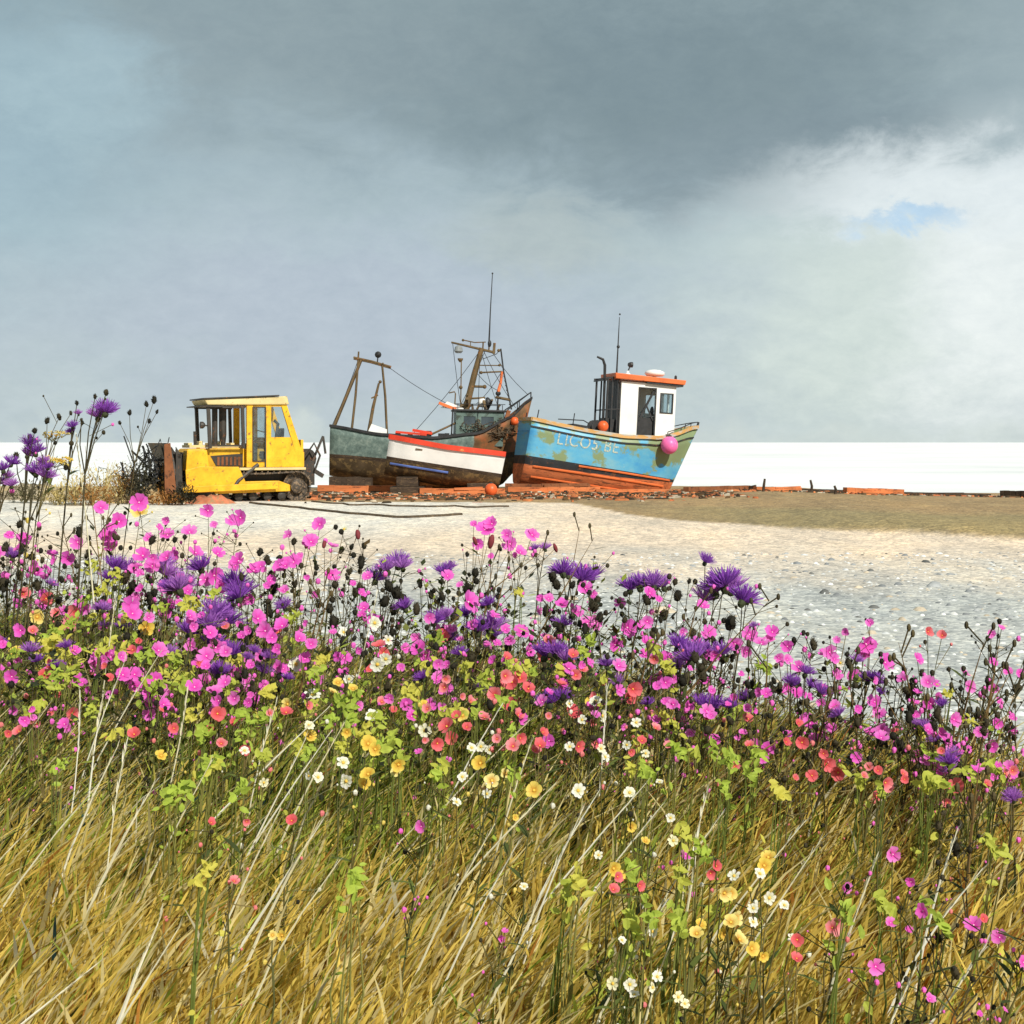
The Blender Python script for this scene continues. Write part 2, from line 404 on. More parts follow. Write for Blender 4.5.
def cmix(a, b, t): return tuple(a[i] + (b[i]-a[i])*t for i in range(3))
DUNE = (.50, .36, .10); GREYSH = (.48, .49, .46); PINKSAND = (.72, .59, .45); TAN = (.34, .235, .12); PALE = (.70, .66, .58); OLIVE = (.25, .22, .11)
def tone(x, y):
    n = mnoise.noise(Vector((x*.5, y*.22, 3))); n2 = mnoise.noise(Vector((x*1.7, y*.7, 9)))
    c = cmix(GREYSH, PINKSAND, sstep(16.5, 26, y + n*5 + max(0, -x)*.15 + n2*1.5))
    if x < 2: c = cmix(c, PALE, sstep(25, 32, y+n*3)*sstep(2, -3, x))
    r = ridge(x)
    ol = sstep(r-.4, r+.6, y+n*.6) * (1-sstep(r+3.5, r+7, y+n*2))
    t = sstep(r-.35, r+.25, y + n*.5)
    tn = cmix(TAN, (.47, .36, .19), sstep(-2, -9, x) * .7 + .3*sstep(.1, .6, n2))
    c = cmix(c, tn, t); c = cmix(c, OLIVE, ol*.6*sstep(2, 6, x))
    # rust stained strip where the boats are dragged
    n3 = mnoise.noise(Vector((x*1.1, y*1.5, 21))); k = sstep(41.2, 43.0, y+n3*.9)*(1-sstep(50, 52, y))*sstep(-8.2, -6.6, x+n)*(1-sstep(6, 8, x+n2))
    c = cmix(c, (.46, .15, .06) if n3 > -.05 else (.10, .06, .035), k*(.55+.45*abs(n2)))
    c = cmix(DUNE, c, sstep(edge(x)+.2, edge(x)+1.6, y + n2*.5))
    return c

def build_ground():
    xs = np.concatenate([np.linspace(-320, -45, 14)[:-1], np.linspace(-45, -12, 56)[:-1], np.linspace(-12, 12, 121)[:-1], np.linspace(12, 45, 56)[:-1], np.linspace(45, 320, 14)])
    ys = np.concatenate([np.linspace(-30, 0, 8)[:-1], np.linspace(0, 14, 71)[:-1], np.linspace(14, 72, 146)])
    nx, ny = len(xs), len(ys); V = np.zeros((ny, nx, 3)); C = np.ones((ny, nx, 4))
    for j, y in enumerate(ys):
        for i, x in enumerate(xs):
            V[j, i] = (x, y, H(x, y)); C[j, i, :3] = tone(x, y)
    me = bpy.data.meshes.new('beach')
    idx = np.arange(nx*ny).reshape(ny, nx)
    q = np.stack([idx[:-1,:-1], idx[:-1,1:], idx[1:,1:], idx[1:,:-1]], -1).reshape(-1, 4)
    me.vertices.add(nx*ny); me.vertices.foreach_set('co', V.ravel())
    me.loops.add(q.size); me.loops.foreach_set('vertex_index', q.ravel().astype(np.int32))
    me.polygons.add(len(q)); me.polygons.foreach_set('loop_start', np.arange(0, q.size, 4, dtype=np.int32)); me.polygons.foreach_set('use_smooth', np.ones(len(q), bool))
    me.update(calc_edges=True)
    at_ = me.attributes.new('tone', 'FLOAT_COLOR', 'POINT'); at_.data.foreach_set('color', C.ravel())
    m, nt, p = newmat('shingle_and_sand')
    a = nd(nt, 'ShaderNodeAttribute'); a.attribute_name = 'tone'
    vo = nd(nt, 'ShaderNodeTexVoronoi'); vo.inputs['Scale'].default_value = 13
    tc = nd(nt, 'ShaderNodeTexCoord'); nt.links.new(tc.outputs['Object'], vo.inputs['Vector'])
    vo2 = nd(nt, 'ShaderNodeTexVoronoi'); vo2.inputs['Scale'].default_value = 34; nt.links.new(tc.outputs['Object'], vo2.inputs['Vector'])
    n = noisetex(nt, .55, 8, .7, vecscale=(1, .35, 1)); n2 = noisetex(nt, 3.2, 8, .7, vecscale=(1, .5, 1))
    bw = nd(nt, 'ShaderNodeRGBToBW'); nt.links.new(vo.outputs['Color'], bw.inputs[0])
    peb = ramp(nt, bw.outputs[0], [(.2, (.62, .64, .66, 1)), (.5, (1, 1, 1, 1)), (.75, (1.4, 1.37, 1.3, 1))]).outputs['Color']
    bw2 = nd(nt, 'ShaderNodeRGBToBW'); nt.links.new(vo2.outputs['Color'], bw2.inputs[0])
    peb2 = ramp(nt, bw2.outputs[0], [(.2, (.75, .75, .76, 1)), (.75, (1.25, 1.23, 1.2, 1))]).outputs['Color']
    big = ramp(nt, n.outputs['Fac'], [(.32, (.74, .77, .80, 1)), (.5, (1, 1, 1, 1)), (.7, (1.22, 1.16, 1.06, 1))]).outputs['Color']
    mid = ramp(nt, n2.outputs['Fac'], [(.3, (.8, .8, .8, 1)), (.7, (1.2, 1.2, 1.2, 1))]).outputs['Color']
    c = mix(nt, .55, a.outputs['Color'], peb, 'MULTIPLY'); c = mix(nt, .6, c, peb2, 'MULTIPLY'); c = mix(nt, 1, c, big, 'MULTIPLY'); c = mix(nt, 1, c, mid, 'MULTIPLY')
    nt.links.new(c, p.inputs['Base Color']); p.inputs['Roughness'].default_value = .85; p.inputs['Specular IOR Level'].default_value = .2
    b = nd(nt, 'ShaderNodeBump'); b.inputs['Strength'].default_value = .6; b.inputs['Distance'].default_value = .02
    nt.links.new(vo.outputs['Distance'], b.inputs['Height']); b.invert = True; nt.links.new(b.outputs['Normal'], p.inputs['Normal'])
    me.materials.append(m)
    o = bpy.data.objects.new('beach_ground', me); COL.objects.link(o); tag(o, kind='structure')
build_ground()

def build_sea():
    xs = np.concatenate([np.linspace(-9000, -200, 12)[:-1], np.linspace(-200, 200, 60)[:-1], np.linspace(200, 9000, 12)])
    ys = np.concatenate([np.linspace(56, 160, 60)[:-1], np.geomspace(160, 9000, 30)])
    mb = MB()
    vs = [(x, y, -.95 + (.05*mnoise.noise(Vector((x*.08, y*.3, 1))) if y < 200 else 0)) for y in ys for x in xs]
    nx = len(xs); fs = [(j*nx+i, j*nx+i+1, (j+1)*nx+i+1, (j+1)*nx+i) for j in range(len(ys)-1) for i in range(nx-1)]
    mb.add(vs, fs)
    m, nt, p = newmat('sea_painted_reflection')  # bright reflection on the water is put into the near-white base colour
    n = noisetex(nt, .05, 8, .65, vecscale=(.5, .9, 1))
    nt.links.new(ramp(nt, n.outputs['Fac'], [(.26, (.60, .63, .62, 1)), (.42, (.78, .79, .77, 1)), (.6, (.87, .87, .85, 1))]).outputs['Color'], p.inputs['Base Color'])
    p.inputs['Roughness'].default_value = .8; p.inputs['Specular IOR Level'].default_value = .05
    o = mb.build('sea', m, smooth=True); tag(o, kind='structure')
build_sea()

# ------------------------------------------------------------------ boats
class Hull:
    """rows from keel to sheer at stations along x; z rows from functions of t"""
    def __init__(s, L, rake, keel, boot, wl, sheer, bw, bs, N=28):
        s.L, s.rake, s.N = L, rake, N; s.keel, s.boot, s.wl, s.sheer, s.bw, s.bs = keel, boot, wl, sheer, bw, bs
    def rows(s, t):
        k, b0, w, sh = s.keel(t), s.boot(t), s.wl(t), s.sheer(t); bw, bs = s.bw(t), s.bs(t)
        r = [(.035, k), (.58*bw, lerp(k, b0, .22)), (.85*bw, lerp(k, b0, .58)), (.96*bw, b0), (bw, w)]
        for q in (.33, .66, 1): r.append((lerp(bw, bs, q**1.15), lerp(w, sh, q)))
        out = []
        for y, z in r:
            v = (z-k) / max(.01, sh-k)
            out.append((t*s.L - s.rake*(1-v)*t**5, y, z))
        return out
    def side(s, x, z):
        t = x/s.L
        for _ in range(4):
            rr = s.rows(t); k = s.keel(t); v = (z-k)/max(.01, s.sheer(t)-k); t = min(1, (x + s.rake*(1-v)*t**5)/s.L)
        rr = s.rows(t)
        for a, b in zip(rr, rr[1:]):
            if a[2] <= z <= b[2]: return lerp(a[1], b[1], (z-a[2])/max(1e-6, b[2]-a[2]))
        return rr[-1][1]
    def mesh(s, name, mats, parent):                 # mats: bottom, boot, topside
        mb = MB(); n = 8; vs = []; fs = []; ms = []
        T = [1-(1-i/s.N)**1.3 for i in range(s.N+1)]
        for t in T:
            rr = s.rows(t)
            vs += [(x, -y, z) for x, y, z in rr] + [(x, y, z) for x, y, z in rr]
        for i in range(s.N):
            a = i*16; b = a+16
            for j in range(n-1):
                mi = 0 if j < 3 else 1 if j < 4 else 2
                fs.append((a+j, b+j, b+j+1, a+j+1)); ms.append(mi)
                fs.append((a+8+j, a+8+j+1, b+8+j+1, b+8+j)); ms.append(mi)
            fs.append((a, a+8, b+8, b)); ms.append(0)
        for j in range(n-1):
            mi = 0 if j < 3 else 1 if j < 4 else 2
            fs.append((j, j+1, 8+j+1, 8+j)); ms.append(mi)
            e = s.N*16; fs.append((e+j, e+8+j, e+8+j+1, e+j+1)); ms.append(mi)
        mb.v = vs; mb.f = fs; mb.m = ms
        o = mb.build(name, mats, parent, smooth=False)
        for p in o.data.polygons: p.use_smooth = abs(p.normal.x) < .9
        sd_ = o.modifiers.new('shell', 'SOLIDIFY'); sd_.thickness = .05; sd_.offset = -1
        return o
    def rail(s, name, mat, parent, w, h, dz=0, frac=None, transom=True):
        """a rubbing rail along the sheer (frac None) or along a height fraction between waterline and sheer"""
        T = [i/s.N for i in range(s.N+1)]; mb = MB()
        for sg in (-1, 1):
            ring = []
            for t in T:
                rr = s.rows(t)
                if frac is None: x, y, z = rr[-1]
                else:
                    z = lerp(s.wl(t), s.sheer(t), frac); a = rr[4+int(frac*2.999)]; b = rr[min(7, 5+int(frac*2.999))]
                    q = (z-a[2])/max(1e-6, b[2]-a[2]); x = lerp(a[0], b[0], q); y = lerp(a[1], b[1], q)
                z += dz
                ring.append([(x, sg*(y-w*.55), z-h/2), (x, sg*(y+w*.45), z-h/2), (x, sg*(y+w*.45), z+h/2), (x, sg*(y-w*.55), z+h/2)])
            vs = [p for r_ in ring for p in r_]; fs = [(0,1,2,3), tuple(len(vs)-4+i for i in (3,2,1,0))]
            for i in range(len(ring)-1):
                for k in range(4): fs.append((i*4+k, i*4+(k+1)%4, i*4+4+(k+1)%4, i*4+4+k))
            mb.add(vs, fs)
        if transom and frac is None:
            x, y, z = s.rows(0)[-1]; mb.box(x-.03, x+.05, -y, y, z+dz-h/2+.003, z+dz+h/2-.003)
        return mb.build(name, mat, parent)
    def deck(s, mat, parent, drop):
        vs = []; fs = []; T = [i/s.N for i in range(s.N+1)]
        for t in T:
            z = s.sheer(t)-drop; x = t*s.L - s.rake*.1*t**5 - .02; y = max(.01, s.side(x, z)-.06)
            vs += [(x, -y, z), (x, y, z)]
        for i in range(s.N): fs.append((2*i, 2*i+1, 2*i+3, 2*i+2))
        return MB().add(vs, fs).build('deck', mat, parent)

def curve(*p): return lambda t: interp(p, t)

# ---- blue boat
BD = 49.6
bo = at(520, 455, BD)
blue = empty('fishing_boat', bo, (0, R(9), R(15)))
tag(blue, 'worn blue and turquoise fishing boat with white wheelhouse and orange roof', 'boat', 'boats hauled up on the beach')
hb = Hull(6.42, .72, curve((0,-1.12),(.5,-.98),(.9,-.62),(1,-.35)), curve((0,-.30),(.5,-.24),(1,-.10)), curve((0,0),(1,0)),
          curve((0,1.27),(.3,1.17),(.5,1.18),(.72,1.34),(1,2.02)), curve((0,.74),(.25,.92),(.55,.95),(.8,.55),(1,.03)), curve((0,.86),(.3,1.04),(.6,1.10),(.85,.78),(1,.05)))
hb.mesh('hull', [M['anti'], M['boot'], M['bluehull']], blue)
hb.rail('gunwale', M['ochre'], blue, .11, .13)
g2 = hb.rail('rubbing_strake', M['boot'], blue, .07, .05, 0, .80); g2['label'] = 'thin black rubbing strake under the rail'
bk = MB()
for q, a0, a1 in ((-.10, .30, .88), (-.34, .05, .84), (-.70, .05, .78)):
    for sg in (-1, 1):
        pts = []
        for i in range(15):
            t = lerp(a0, a1, i/14); x = t*6.3; z = q + .05*t; pts.append((x, sg*(hb.side(x, z)+.015), z))
        bk.tube(pts, .035, 5)
bk.build('bilge_strake', M['orange'], blue)
hb.deck(M['deck'], blue, .42)
tp = MB(); tp.tube([(6.37, 0, 1.9), (6.42, 0, 2.2)], [.05, .04], 6); tp.build('stem_post', M['iron'], blue)
# registration lettering laid on the side of the hull
def hull_text(txt, x0, x1, zc, h, parent, hull, mat, slope=0):
    cu = bpy.data.curves.new('registration', 'FONT'); cu.body = txt; cu.size = 1; cu.space_character = 1.1
    ob = bpy.data.objects.new('tmp_text', cu); COL.objects.link(ob)
    dg = bpy.context.evaluated_depsgraph_get(); me = bpy.data.meshes.new_from_object(ob.evaluated_get(dg))
    bpy.data.objects.remove(ob)
    bm = bmesh.new(); bm.from_mesh(me)
    bmesh.ops.subdivide_edges(bm, edges=bm.edges[:], cuts=2)
    xs = [v.co.x for v in bm.verts]; ys = [v.co.y for v in bm.verts]; a, b, c, d = min(xs), max(xs), min(ys), max(ys)
    for v in bm.verts:
        u = (v.co.x-a)/(b-a); w = (v.co.y-c)/(d-c)
        x = lerp(x0, x1, u); z = zc + (w-.5)*h + slope*(u-.5)
        v.co = (x, -(hull.side(x, z)+.010), z)
    bm.to_mesh(me); bm.free(); me.materials.append(mat)
    o = bpy.data.objects.new('registration_lettering', me); COL.objects.link(o); o.parent = parent
    return o
hull_text('LICO5 BE', 1.0, 3.2, .76, .42, blue, hb, M['letter'], .02)

# wheelhouse: walls with real openings, roof, gear
def panel_wall(mb, x0, x1, z0, z1, y, th, holes):
    """flat wall in xz at y, thickness th, with rectangular holes (x0,x1,z0,z1)"""
    xs = sorted({x0, x1, *[h[0] for h in holes], *[h[1] for h in holes]}); zs = sorted({z0, z1, *[h[2] for h in holes], *[h[3] for h in holes]})
    for xa, xb in zip(xs, xs[1:]):
        run = None
        for za, zb in list(zip(zs, zs[1:])) + [(None, None)]:
            inside = za is None or any(h[0] <= (xa+xb)/2 <= h[1] and h[2] <= (za+zb)/2 <= h[3] for h in holes)
            if inside:
                if run: mb.box(xa, xb, y, y+th, run[0], run[1]); run = None
            else: run = (za, zb) if run is None else (run[0], zb)
wh = empty('wheelhouse', (0,0,0)); wh.parent = blue
bpy.data.objects.remove(wh)
WX0, WX1, WZ0, WZ1, WY = 3.30, 5.35, .95, 3.22, .66
tilt = Matrix.Translation((4.3, 0, 1.0)) @ Matrix.Rotation(R(-6), 4, 'Y') @ Matrix.Translation((-4.3, 0, -1.0))   # raked aft
def bake(mb): mb.v = [tuple(tilt @ Vector(p)) for p in mb.v]; return mb
w_ = MB()
door = (3.98, 4.58, 1.06, 3.02); win = (4.80, 5.22, 2.22, 2.86); win2 = (3.42, 3.88, 2.35, 2.95)
panel_wall(w_, WX0, WX1, WZ0, WZ1, -WY, .05, [door, win])
panel_wall(w_, WX0, WX1, WZ0, WZ1, WY-.05, .05, [(3.6, 4.4, 2.2, 2.95), (4.70, 5.22, 2.2, 2.86)])
for ya, yb in ((-WY+.05, -.50), (-.06, .06), (.50, WY-.05)): w_.box(WX1-.05, WX1, ya, yb, 1.9, 2.95)
w_.box(WX1-.05, WX1, -WY+.05, WY-.05, WZ0, 1.9); w_.box(WX1-.05, WX1, -WY+.05, WY-.05, 2.95, WZ1)
w_.box(WX0, WX0+.05, -WY+.05, -.30, WZ0, WZ1); w_.box(WX0, WX0+.05, .30, WY-.05, WZ0, WZ1); w_.box(WX0, WX0+.05, -.30, .30, 2.9, WZ1)
house = bake(w_).build('wheelhouse', M['white'], blue)
fr = MB()
for h in (win, door):
    fr.box(h[0]-.04, h[0], -WY-.02, -WY+.06, h[2], h[3]); fr.box(h[1], h[1]+.04, -WY-.02, -WY+.06, h[2], h[3]); fr.box(h[0]-.04, h[1]+.04, -WY-.02, -WY+.06, h[3], h[3]+.04)
fr.box(win[0]-.04, win[1]+.04, -WY-.02, -WY+.06, win[2]-.04, win[2])
bake(fr).build('window_frame', M['iron'], house)
gl = MB(); gl.box(win[0], win[1], -WY+.015, -WY+.025, win[2], win[3]); bake(gl).build('window_pane', M['clear'], house)
for a_, b_, c_ in ((3.6, 4.4, 2.95), (4.70, 5.22, 2.86)):
    gl = MB(); gl.box(a_, b_, WY-.03, WY-.02, 2.2, c_); bake(gl).build('window_pane', M['clear'], house)
for a_, b_ in ((-.50, -.06), (.06, .50)):
    gl = MB(); gl.box(WX1-.03, WX1-.02, a_, b_, 1.9, 2.95); bake(gl).build('window_pane', M['clear'], house)
dr = MB(); dr.box(4.02, 4.55, -WY+.1, -WY+.14, 1.06, 2.0); dr.beam((4.02, -WY+.08, 1.9), (4.56, -WY+.08, 2.98), .05, .07); dr.beam((4.56, -WY+.08, 1.9), (4.30, -WY+.08, 2.4), .04, .05)
bake(dr).build('door', M['iron'], house)
co_ = MB(); co_.box(4.75, 5.15, -.45, .45, 1.0, 2.05); co_.box(4.55, 4.72, -.2, .2, 1.0, 1.9); co_.tube([(4.72, 0, 2.3), (4.85, 0, 2.0)], .02); co_.lathe([(.16, 0), (.19, .02), (.16, .04)], (4.70, 0, 2.25), 'x', 12)
bake(co_).build('console', M['iron'], house)
rf = MB(); rf.prism([(3.02, 3.30), (5.62, 3.225), (5.66, 3.39), (3.0, 3.50)], -WY-.16, WY+.16)
roof = bake(rf).build('roof', M['orange'], blue, bevel=.02)
ut = MB(); ut.prism([(4.2, 3.20), (5.56, 3.15), (5.58, 3.215), (4.2, 3.255)], -WY-.12, WY+.12); bake(ut).build('roof_trim', M['iron'], roof)
# aft shelter frame and dark boards behind the wheelhouse
sh = MB()
for y in (-.62, .62):
    sh.beam((2.80, y, .9), (2.80, y, 3.30), .06); sh.beam((2.98, y, .9), (2.98, y, 3.32), .05); sh.beam((2.70, y, 3.30), (3.3, y, 3.36), .06); sh.beam((2.80, y, 2.2), (3.3, y, 2.25), .04)
for k in range(7): sh.box(3.18, 3.22, -.62+k*.18, -.62+k*.18+.15, .95, 3.28)
sh.beam((2.80, -.62, 3.3), (2.80, .62, 3.3), .06); sh.beam((2.72, -.66, 3.24), (2.72, .66, 3.24), .05)
bake(sh).build('aft_shelter', M['iron'], blue)
ex = MB(); ex.tube([(2.74, -.5, 1.1), (2.72, -.5, 3.2), (2.70, -.5, 3.75), (2.62, -.5, 3.95), (2.40, -.5, 4.03)], [.05, .05, .055, .05, .035], 8)
bake(ex).build('exhaust_pipe', M['iron'], blue)
an = MB(); an.tube([(3.22, -.3, 3.4), (3.22, -.3, 4.7), (3.22, -.3, 5.5)], [.035, .022, .012], 6); an.ball((3.23, -.3, 4.45), .06); an.ball((3.23, -.3, 5.6), .035)
bake(an).build('aerial', M['iron'], blue)
rd = MB(); rd.lathe([(.05, 0), (.07, .08), (.30, .10), (.36, .17), (.34, .25), (.20, .31), (.03, .33)], (4.72, -.1, 3.42), 'z', 20); bake(rd).build('radar_dome', M['white'], blue, smooth=True)
ls = MB(); ls.lathe([(.14, 0), (.16, .06), (.05, .12), (.04, .2)], (3.65, -.25, 3.43), 'z', 12); bake(ls).build('lamp_base', M['white'], blue, smooth=True)
ls = MB(); ls.beam((3.65, -.25, 3.6), (3.72, -.25, 3.78), .04); ls.lathe([(.06, -.08), (.10, 0), (.10, .08)], (3.73, -.25, 3.85), 'x', 10); bake(ls).build('search_lamp', M['iron'], blue)
ls = MB(); ls.lathe([(.05, 0), (.05, .12), (.02, .16)], (5.35, -.55, 3.40), 'z', 8); bake(ls).build('navigation_light', M['iron'], blue)
wn = MB(); wn.lathe([(.22, -.25), (.22, -.2), (.10, -.19), (.10, .19), (.22, .2), (.22, .25)], (2.42, -.45, 1.40), 'y', 14); wn.box(2.2, 2.64, -.62, -.30, .78, 1.2); wn.box(2.72, 3.05, -.55, .0, .78, 1.75)
wn.build('net_hauler', M['iron'], blue)
hr = MB(); hr.tube([(1.0, -.6, 1.42), (1.9, -.65, 1.52), (2.1, -.62, 1.45)], .02, 5); hr.tube([(1.55, -.62, 1.1), (1.55, -.62, 1.72)], .018, 5); hr.tube([(.2, -.75, 1.2), (.22, -.75, 1.62)], .02, 5); hr.tube([(.2, .75, 1.2), (.22, .75, 1.55)], .02, 5)
hr.box(1.6, 2.1, -.55, .2, .78, 1.36)
hr.build('deck_gear', M['iron'], blue)
rl = MB()
for sg in (-1, 1):
    pts = []
    for i in range(9):
        x = lerp(5.0, 6.38, i/8); t = x/6.42; pts.append((x, sg*max(.03, hb.side(x, hb.sheer(t)-.02)-.05), hb.sheer(t)+.16+.02*i/8))
    rl.tube(pts, .018, 5)
    for i in (0, 3, 6): rl.tube([(pts[i][0], pts[i][1], pts[i][2]-.18), pts[i]], .016, 5)
rl.build('bow_rail', M['iron'], blue)
BM = Matrix.Translation(bo) @ Matrix.Rotation(R(15), 4, 'Z') @ Matrix.Rotation(R(9), 4, 'Y')
def ball_thing(name, loc, r, mat, label, cat, group, up=Vector((0,0,1)), rope=None):
    e = empty(name, loc - Vector((0, 0, r))); tag(e, label, cat, group)
    b = MB().ball((0, 0, r), (r, r, r*1.04), 18, 12); b.build('ball', mat, e, smooth=True)
    k = MB(); k.lathe([(r*.30, 0), (r*.26, r*.15), (r*.12, r*.22), (r*.10, r*.30)], (0, 0, r*1.96), 'z', 10); k.build('rope_eye', M['iron'], e)
    if rope: k = MB(); k.tube(rope, .02, 5); k.build('lanyard', M['rope'], e)
    return e
bx = 5.02; bz = 1.14
pl = BM @ Vector((bx, -(hb.side(bx, bz)+.31), bz))
top = BM @ Vector((bx-.12, -(hb.side(bx-.1, 1.5)+.03), 1.50))
ball_thing('buoy', pl, .305, M['pink'], 'round pink buoy hung on the side of the blue boat near its bow', 'buoy', None, rope=[(0, 0, .62), tuple(top - pl + Vector((0, 0, .305)))])
fx = 2.55
pl = BM @ Vector((fx, -.92, hb.sheer(fx/6.42)+.24))
ball_thing('float', pl, .19, M['float_'], "small orange float resting on the blue boat's rail", 'float', 'orange net floats')

# ---- trawler
TD = 51.0; ts = TD/F
to = at(329, 490, TD); to.z = H(to.x, TD) - .03
tr = empty('trawler', to, (0, R(1.5), R(6)))
tag(tr, 'old grey green trawler with rusty brown bow, stern gantry and leaning mast', 'boat', 'boats hauled up on the beach')
ht = Hull(7.25, .62, curve((0,.50),(.2,.16),(.6,.08),(.9,.28),(1,.75)), curve((0,1.15),(.5,.95),(1,1.35)), curve((0,1.28),(.5,1.08),(1,1.55)),
          curve((0,2.28),(.25,2.02),(.5,1.95),(.72,2.15),(.88,2.75),(1,3.50)), curve((0,.80),(.3,1.10),(.6,1.10),(.85,.60),(1,.03)), curve((0,.92),(.3,1.22),(.6,1.25),(.85,.92),(1,.06)))
ht.mesh('hull', [M['brown'], M['timber'], M['trawler']], tr)
ht.rail('gunwale', M['iron'], tr, .10, .09)
ht.deck(M['deck'], tr, .4)
ga = MB()                                    # stern gantry
for y in (-.55, .55):
    ga.tube([(.10, y, 2.2), (.55, y*.9, 3.4), (1.02, y*.8, 4.66)], [.05, .05, .045], 6)
    ga.tube([(.75, y, 2.1), (.86, y*.9, 3.4), (.92, y*.8, 4.66)], [.04, .04, .035], 6)
    ga.tube([(2.02, y, 2.0), (1.92, y*.9, 3.4), (1.78, y*.8, 4.52)], [.035, .035, .03], 6)
    ga.tube([(.75, y*.8, 4.74), (1.4, y*.8, 4.62), (2.10, y*.8, 4.44)], .035, 6)
ga.tube([(.92, -.5, 4.7), (.92, .5, 4.7)], .04, 6); ga.tube([(1.8, -.5, 4.55), (1.8, .5, 4.55)], .035, 6)
ga.tube([(.92, -.44, 4.7), (.93, -.44, 4.95)], .03, 6)
ga.build('gantry', M['mast'], tr)
ip = MB(); ip.tube([(1.35, -.3, 2.0), (1.50, -.3, 3.0), (1.68, -.3, 3.85)], [.07, .06, .04], 7); ip.tube([(1.42, -.3, 3.3), (1.66, -.3, 3.42)], .03, 5); ip.ball((1.72, -.3, 3.9), .06); ip.build('derrick', M['mast'], tr)
blk = MB(); blk.lathe([(.03, -.10), (.12, -.04), (.12, .04), (.03, .10)], (1.62, -.45, 4.86), 'y', 10); blk.tube([(1.60, -.44, 4.52), (1.62, -.45, 4.80)], .025, 5); blk.build('pulley', M['iron'], tr)
wb = MB(); wb.prism([(1.25, 1.9), (2.0, 1.9), (2.0, 2.2), (1.45, 2.38)], -.95, -.2); wb.build('fish_box', M['white'], tr)
dg_ = MB()
for k in range(11):
    x = 2.3 + k*.22; dg_.box(x, x+random.uniform(.1, .24), -.95, -.95+random.uniform(.2, .7), 1.6, 1.9+random.uniform(.06, .30))
dg_.build('deck_clutter', M['iron'], tr)
nt_ = MB()
for k in range(60):
    c_ = Vector((random.gauss(5.7, .35), random.uniform(-.95, -.74), random.gauss(2.30, .13))); nt_.tube([c_ + Vector((random.gauss(0, .12), random.gauss(0, .05), random.gauss(0, .08))) for _ in range(5)], .016, 4)
nt_.build('net_heap', M['rope'], tr)
nt_ = MB()
for k in range(9):
    x = random.uniform(4.5, 6.0); h_ = random.uniform(.15, .55); nt_.beam((x, random.uniform(-.7, .6), 3.0), (x+random.uniform(-.15, .15), random.uniform(-.7, .6), 3.0+h_), random.uniform(.03, .12))
nt_.build('roof_gear', M['mast'], tr)
rr_ = MB(); rr_.beam((2.3, -1.0, 2.12), (3.4, -1.02, 2.05), .10, .08); rr_.beam((2.9, -.9, 2.2), (3.6, -.95, 2.1), .09, .1); rr_.build('red_spar', M['redrail'], tr)
jb = MB(); jb.tube([(3.45, -.7, 2.0), (4.55, -.6, 2.55)], .035, 6); jb.build('boom', M['mast'], tr)
cb_ = MB()                                   # cabin
panel_wall(cb_, 4.45, 6.15, 1.7, 2.92, -.72, .06, [(4.72, 5.15, 2.45, 2.75), (5.35, 5.80, 2.45, 2.75)])
panel_wall(cb_, 4.45, 6.15, 1.7, 2.92, .66, .06, [(4.72, 5.15, 2.45, 2.75), (5.35, 5.80, 2.45, 2.75)])
cb_.box(4.45, 4.51, -.66, .66, 1.7, 2.92); cb_.box(6.09, 6.15, -.66, .66, 1.7, 2.92)
cab = cb_.build('cabin', M['green'], tr)
for a, b in ((4.72, 5.15), (5.35, 5.80)):
    for y in (-.70, .69): g_ = MB(); g_.box(a, b, y, y+.01, 2.45, 2.75); g_.build('window_pane', M['glass'], cab)
cr = MB(); cr.box(4.35, 6.25, -.8, .8, 2.923, 3.0); cr.build('cabin_roof', M['iron'], tr, bevel=.02)
for y in (-.75, .75):
    rg = MB(); rg.tube([(4.4, y, 3.18), (6.2, y, 3.20)], .014, 5)
    for x in (4.5, 5.0, 5.5, 6.1): rg.tube([(x, y, 3.0), (x, y, 3.18)], .014, 5)
    rg.build('cabin_rail', M['iron'], tr)
rg = MB(); rg.tube([(4.3, -.7, 2.0), (4.33, -.7, 3.05)], .03, 5); rg.build('cabin_post', M['iron'], tr)
fl = MB(); fl.prism([(3.95, 3.06), (4.70, 2.98), (4.72, 3.03), (4.12, 3.26)], -.62, .5, 0); fl.build('hatch_cover', M['white'], tr)
fl = MB(); fl.beam((3.82, -.68, 3.20), (4.45, -.66, 2.98), .10, .10); fl.build('hatch_edge', M['orange'], tr)
ms = MB(); ms.tube([(4.78, 0, 1.8), (4.86, 0, 3.1), (5.12, 0, 4.3), (5.36, 0, 5.25)], [.13, .125, .11, .09], 10)
ms.tube([(4.62, 0, 3.15), (4.8, 0, 3.05), (5.0, 0, 3.2)], [.08, .13, .08], 8)
ms.build('mast', M['mast'], tr)
yd = MB(); yd.tube([(4.25, 0, 5.42), (5.85, 0, 5.10)], [.035, .05], 6); yd.tube([(4.7, .1, 5.52), (5.1, 0, 5.44), (5.5, 0, 5.47)], .022, 5); yd.ball((4.68, .1, 5.52), .05); yd.ball((5.98, 0, 5.18), .06)
yd.beam((5.80, 0, 5.05), (5.82, 0, 5.45), .09); yd.tube([(5.40, 0, 5.15), (5.41, 0, 5.47)], .03, 5); yd.tube([(5.62, 0, 5.12), (5.63, 0, 5.4)], .03, 5); yd.tube([(4.95, 0, 5.28), (4.95, .04, 5.48)], .015, 4); yd.build('yard', M['mast'], tr)
lp = MB(); lp.lathe([(.10, -.12), (.16, -.05), (.13, .10), (.05, .16)], (4.52, 0, 5.16), 'z', 10); lp.tube([(4.52, 0, 5.3), (4.55, 0, 5.4)], .02); lp.build('deck_lamp', M['grey'], tr)
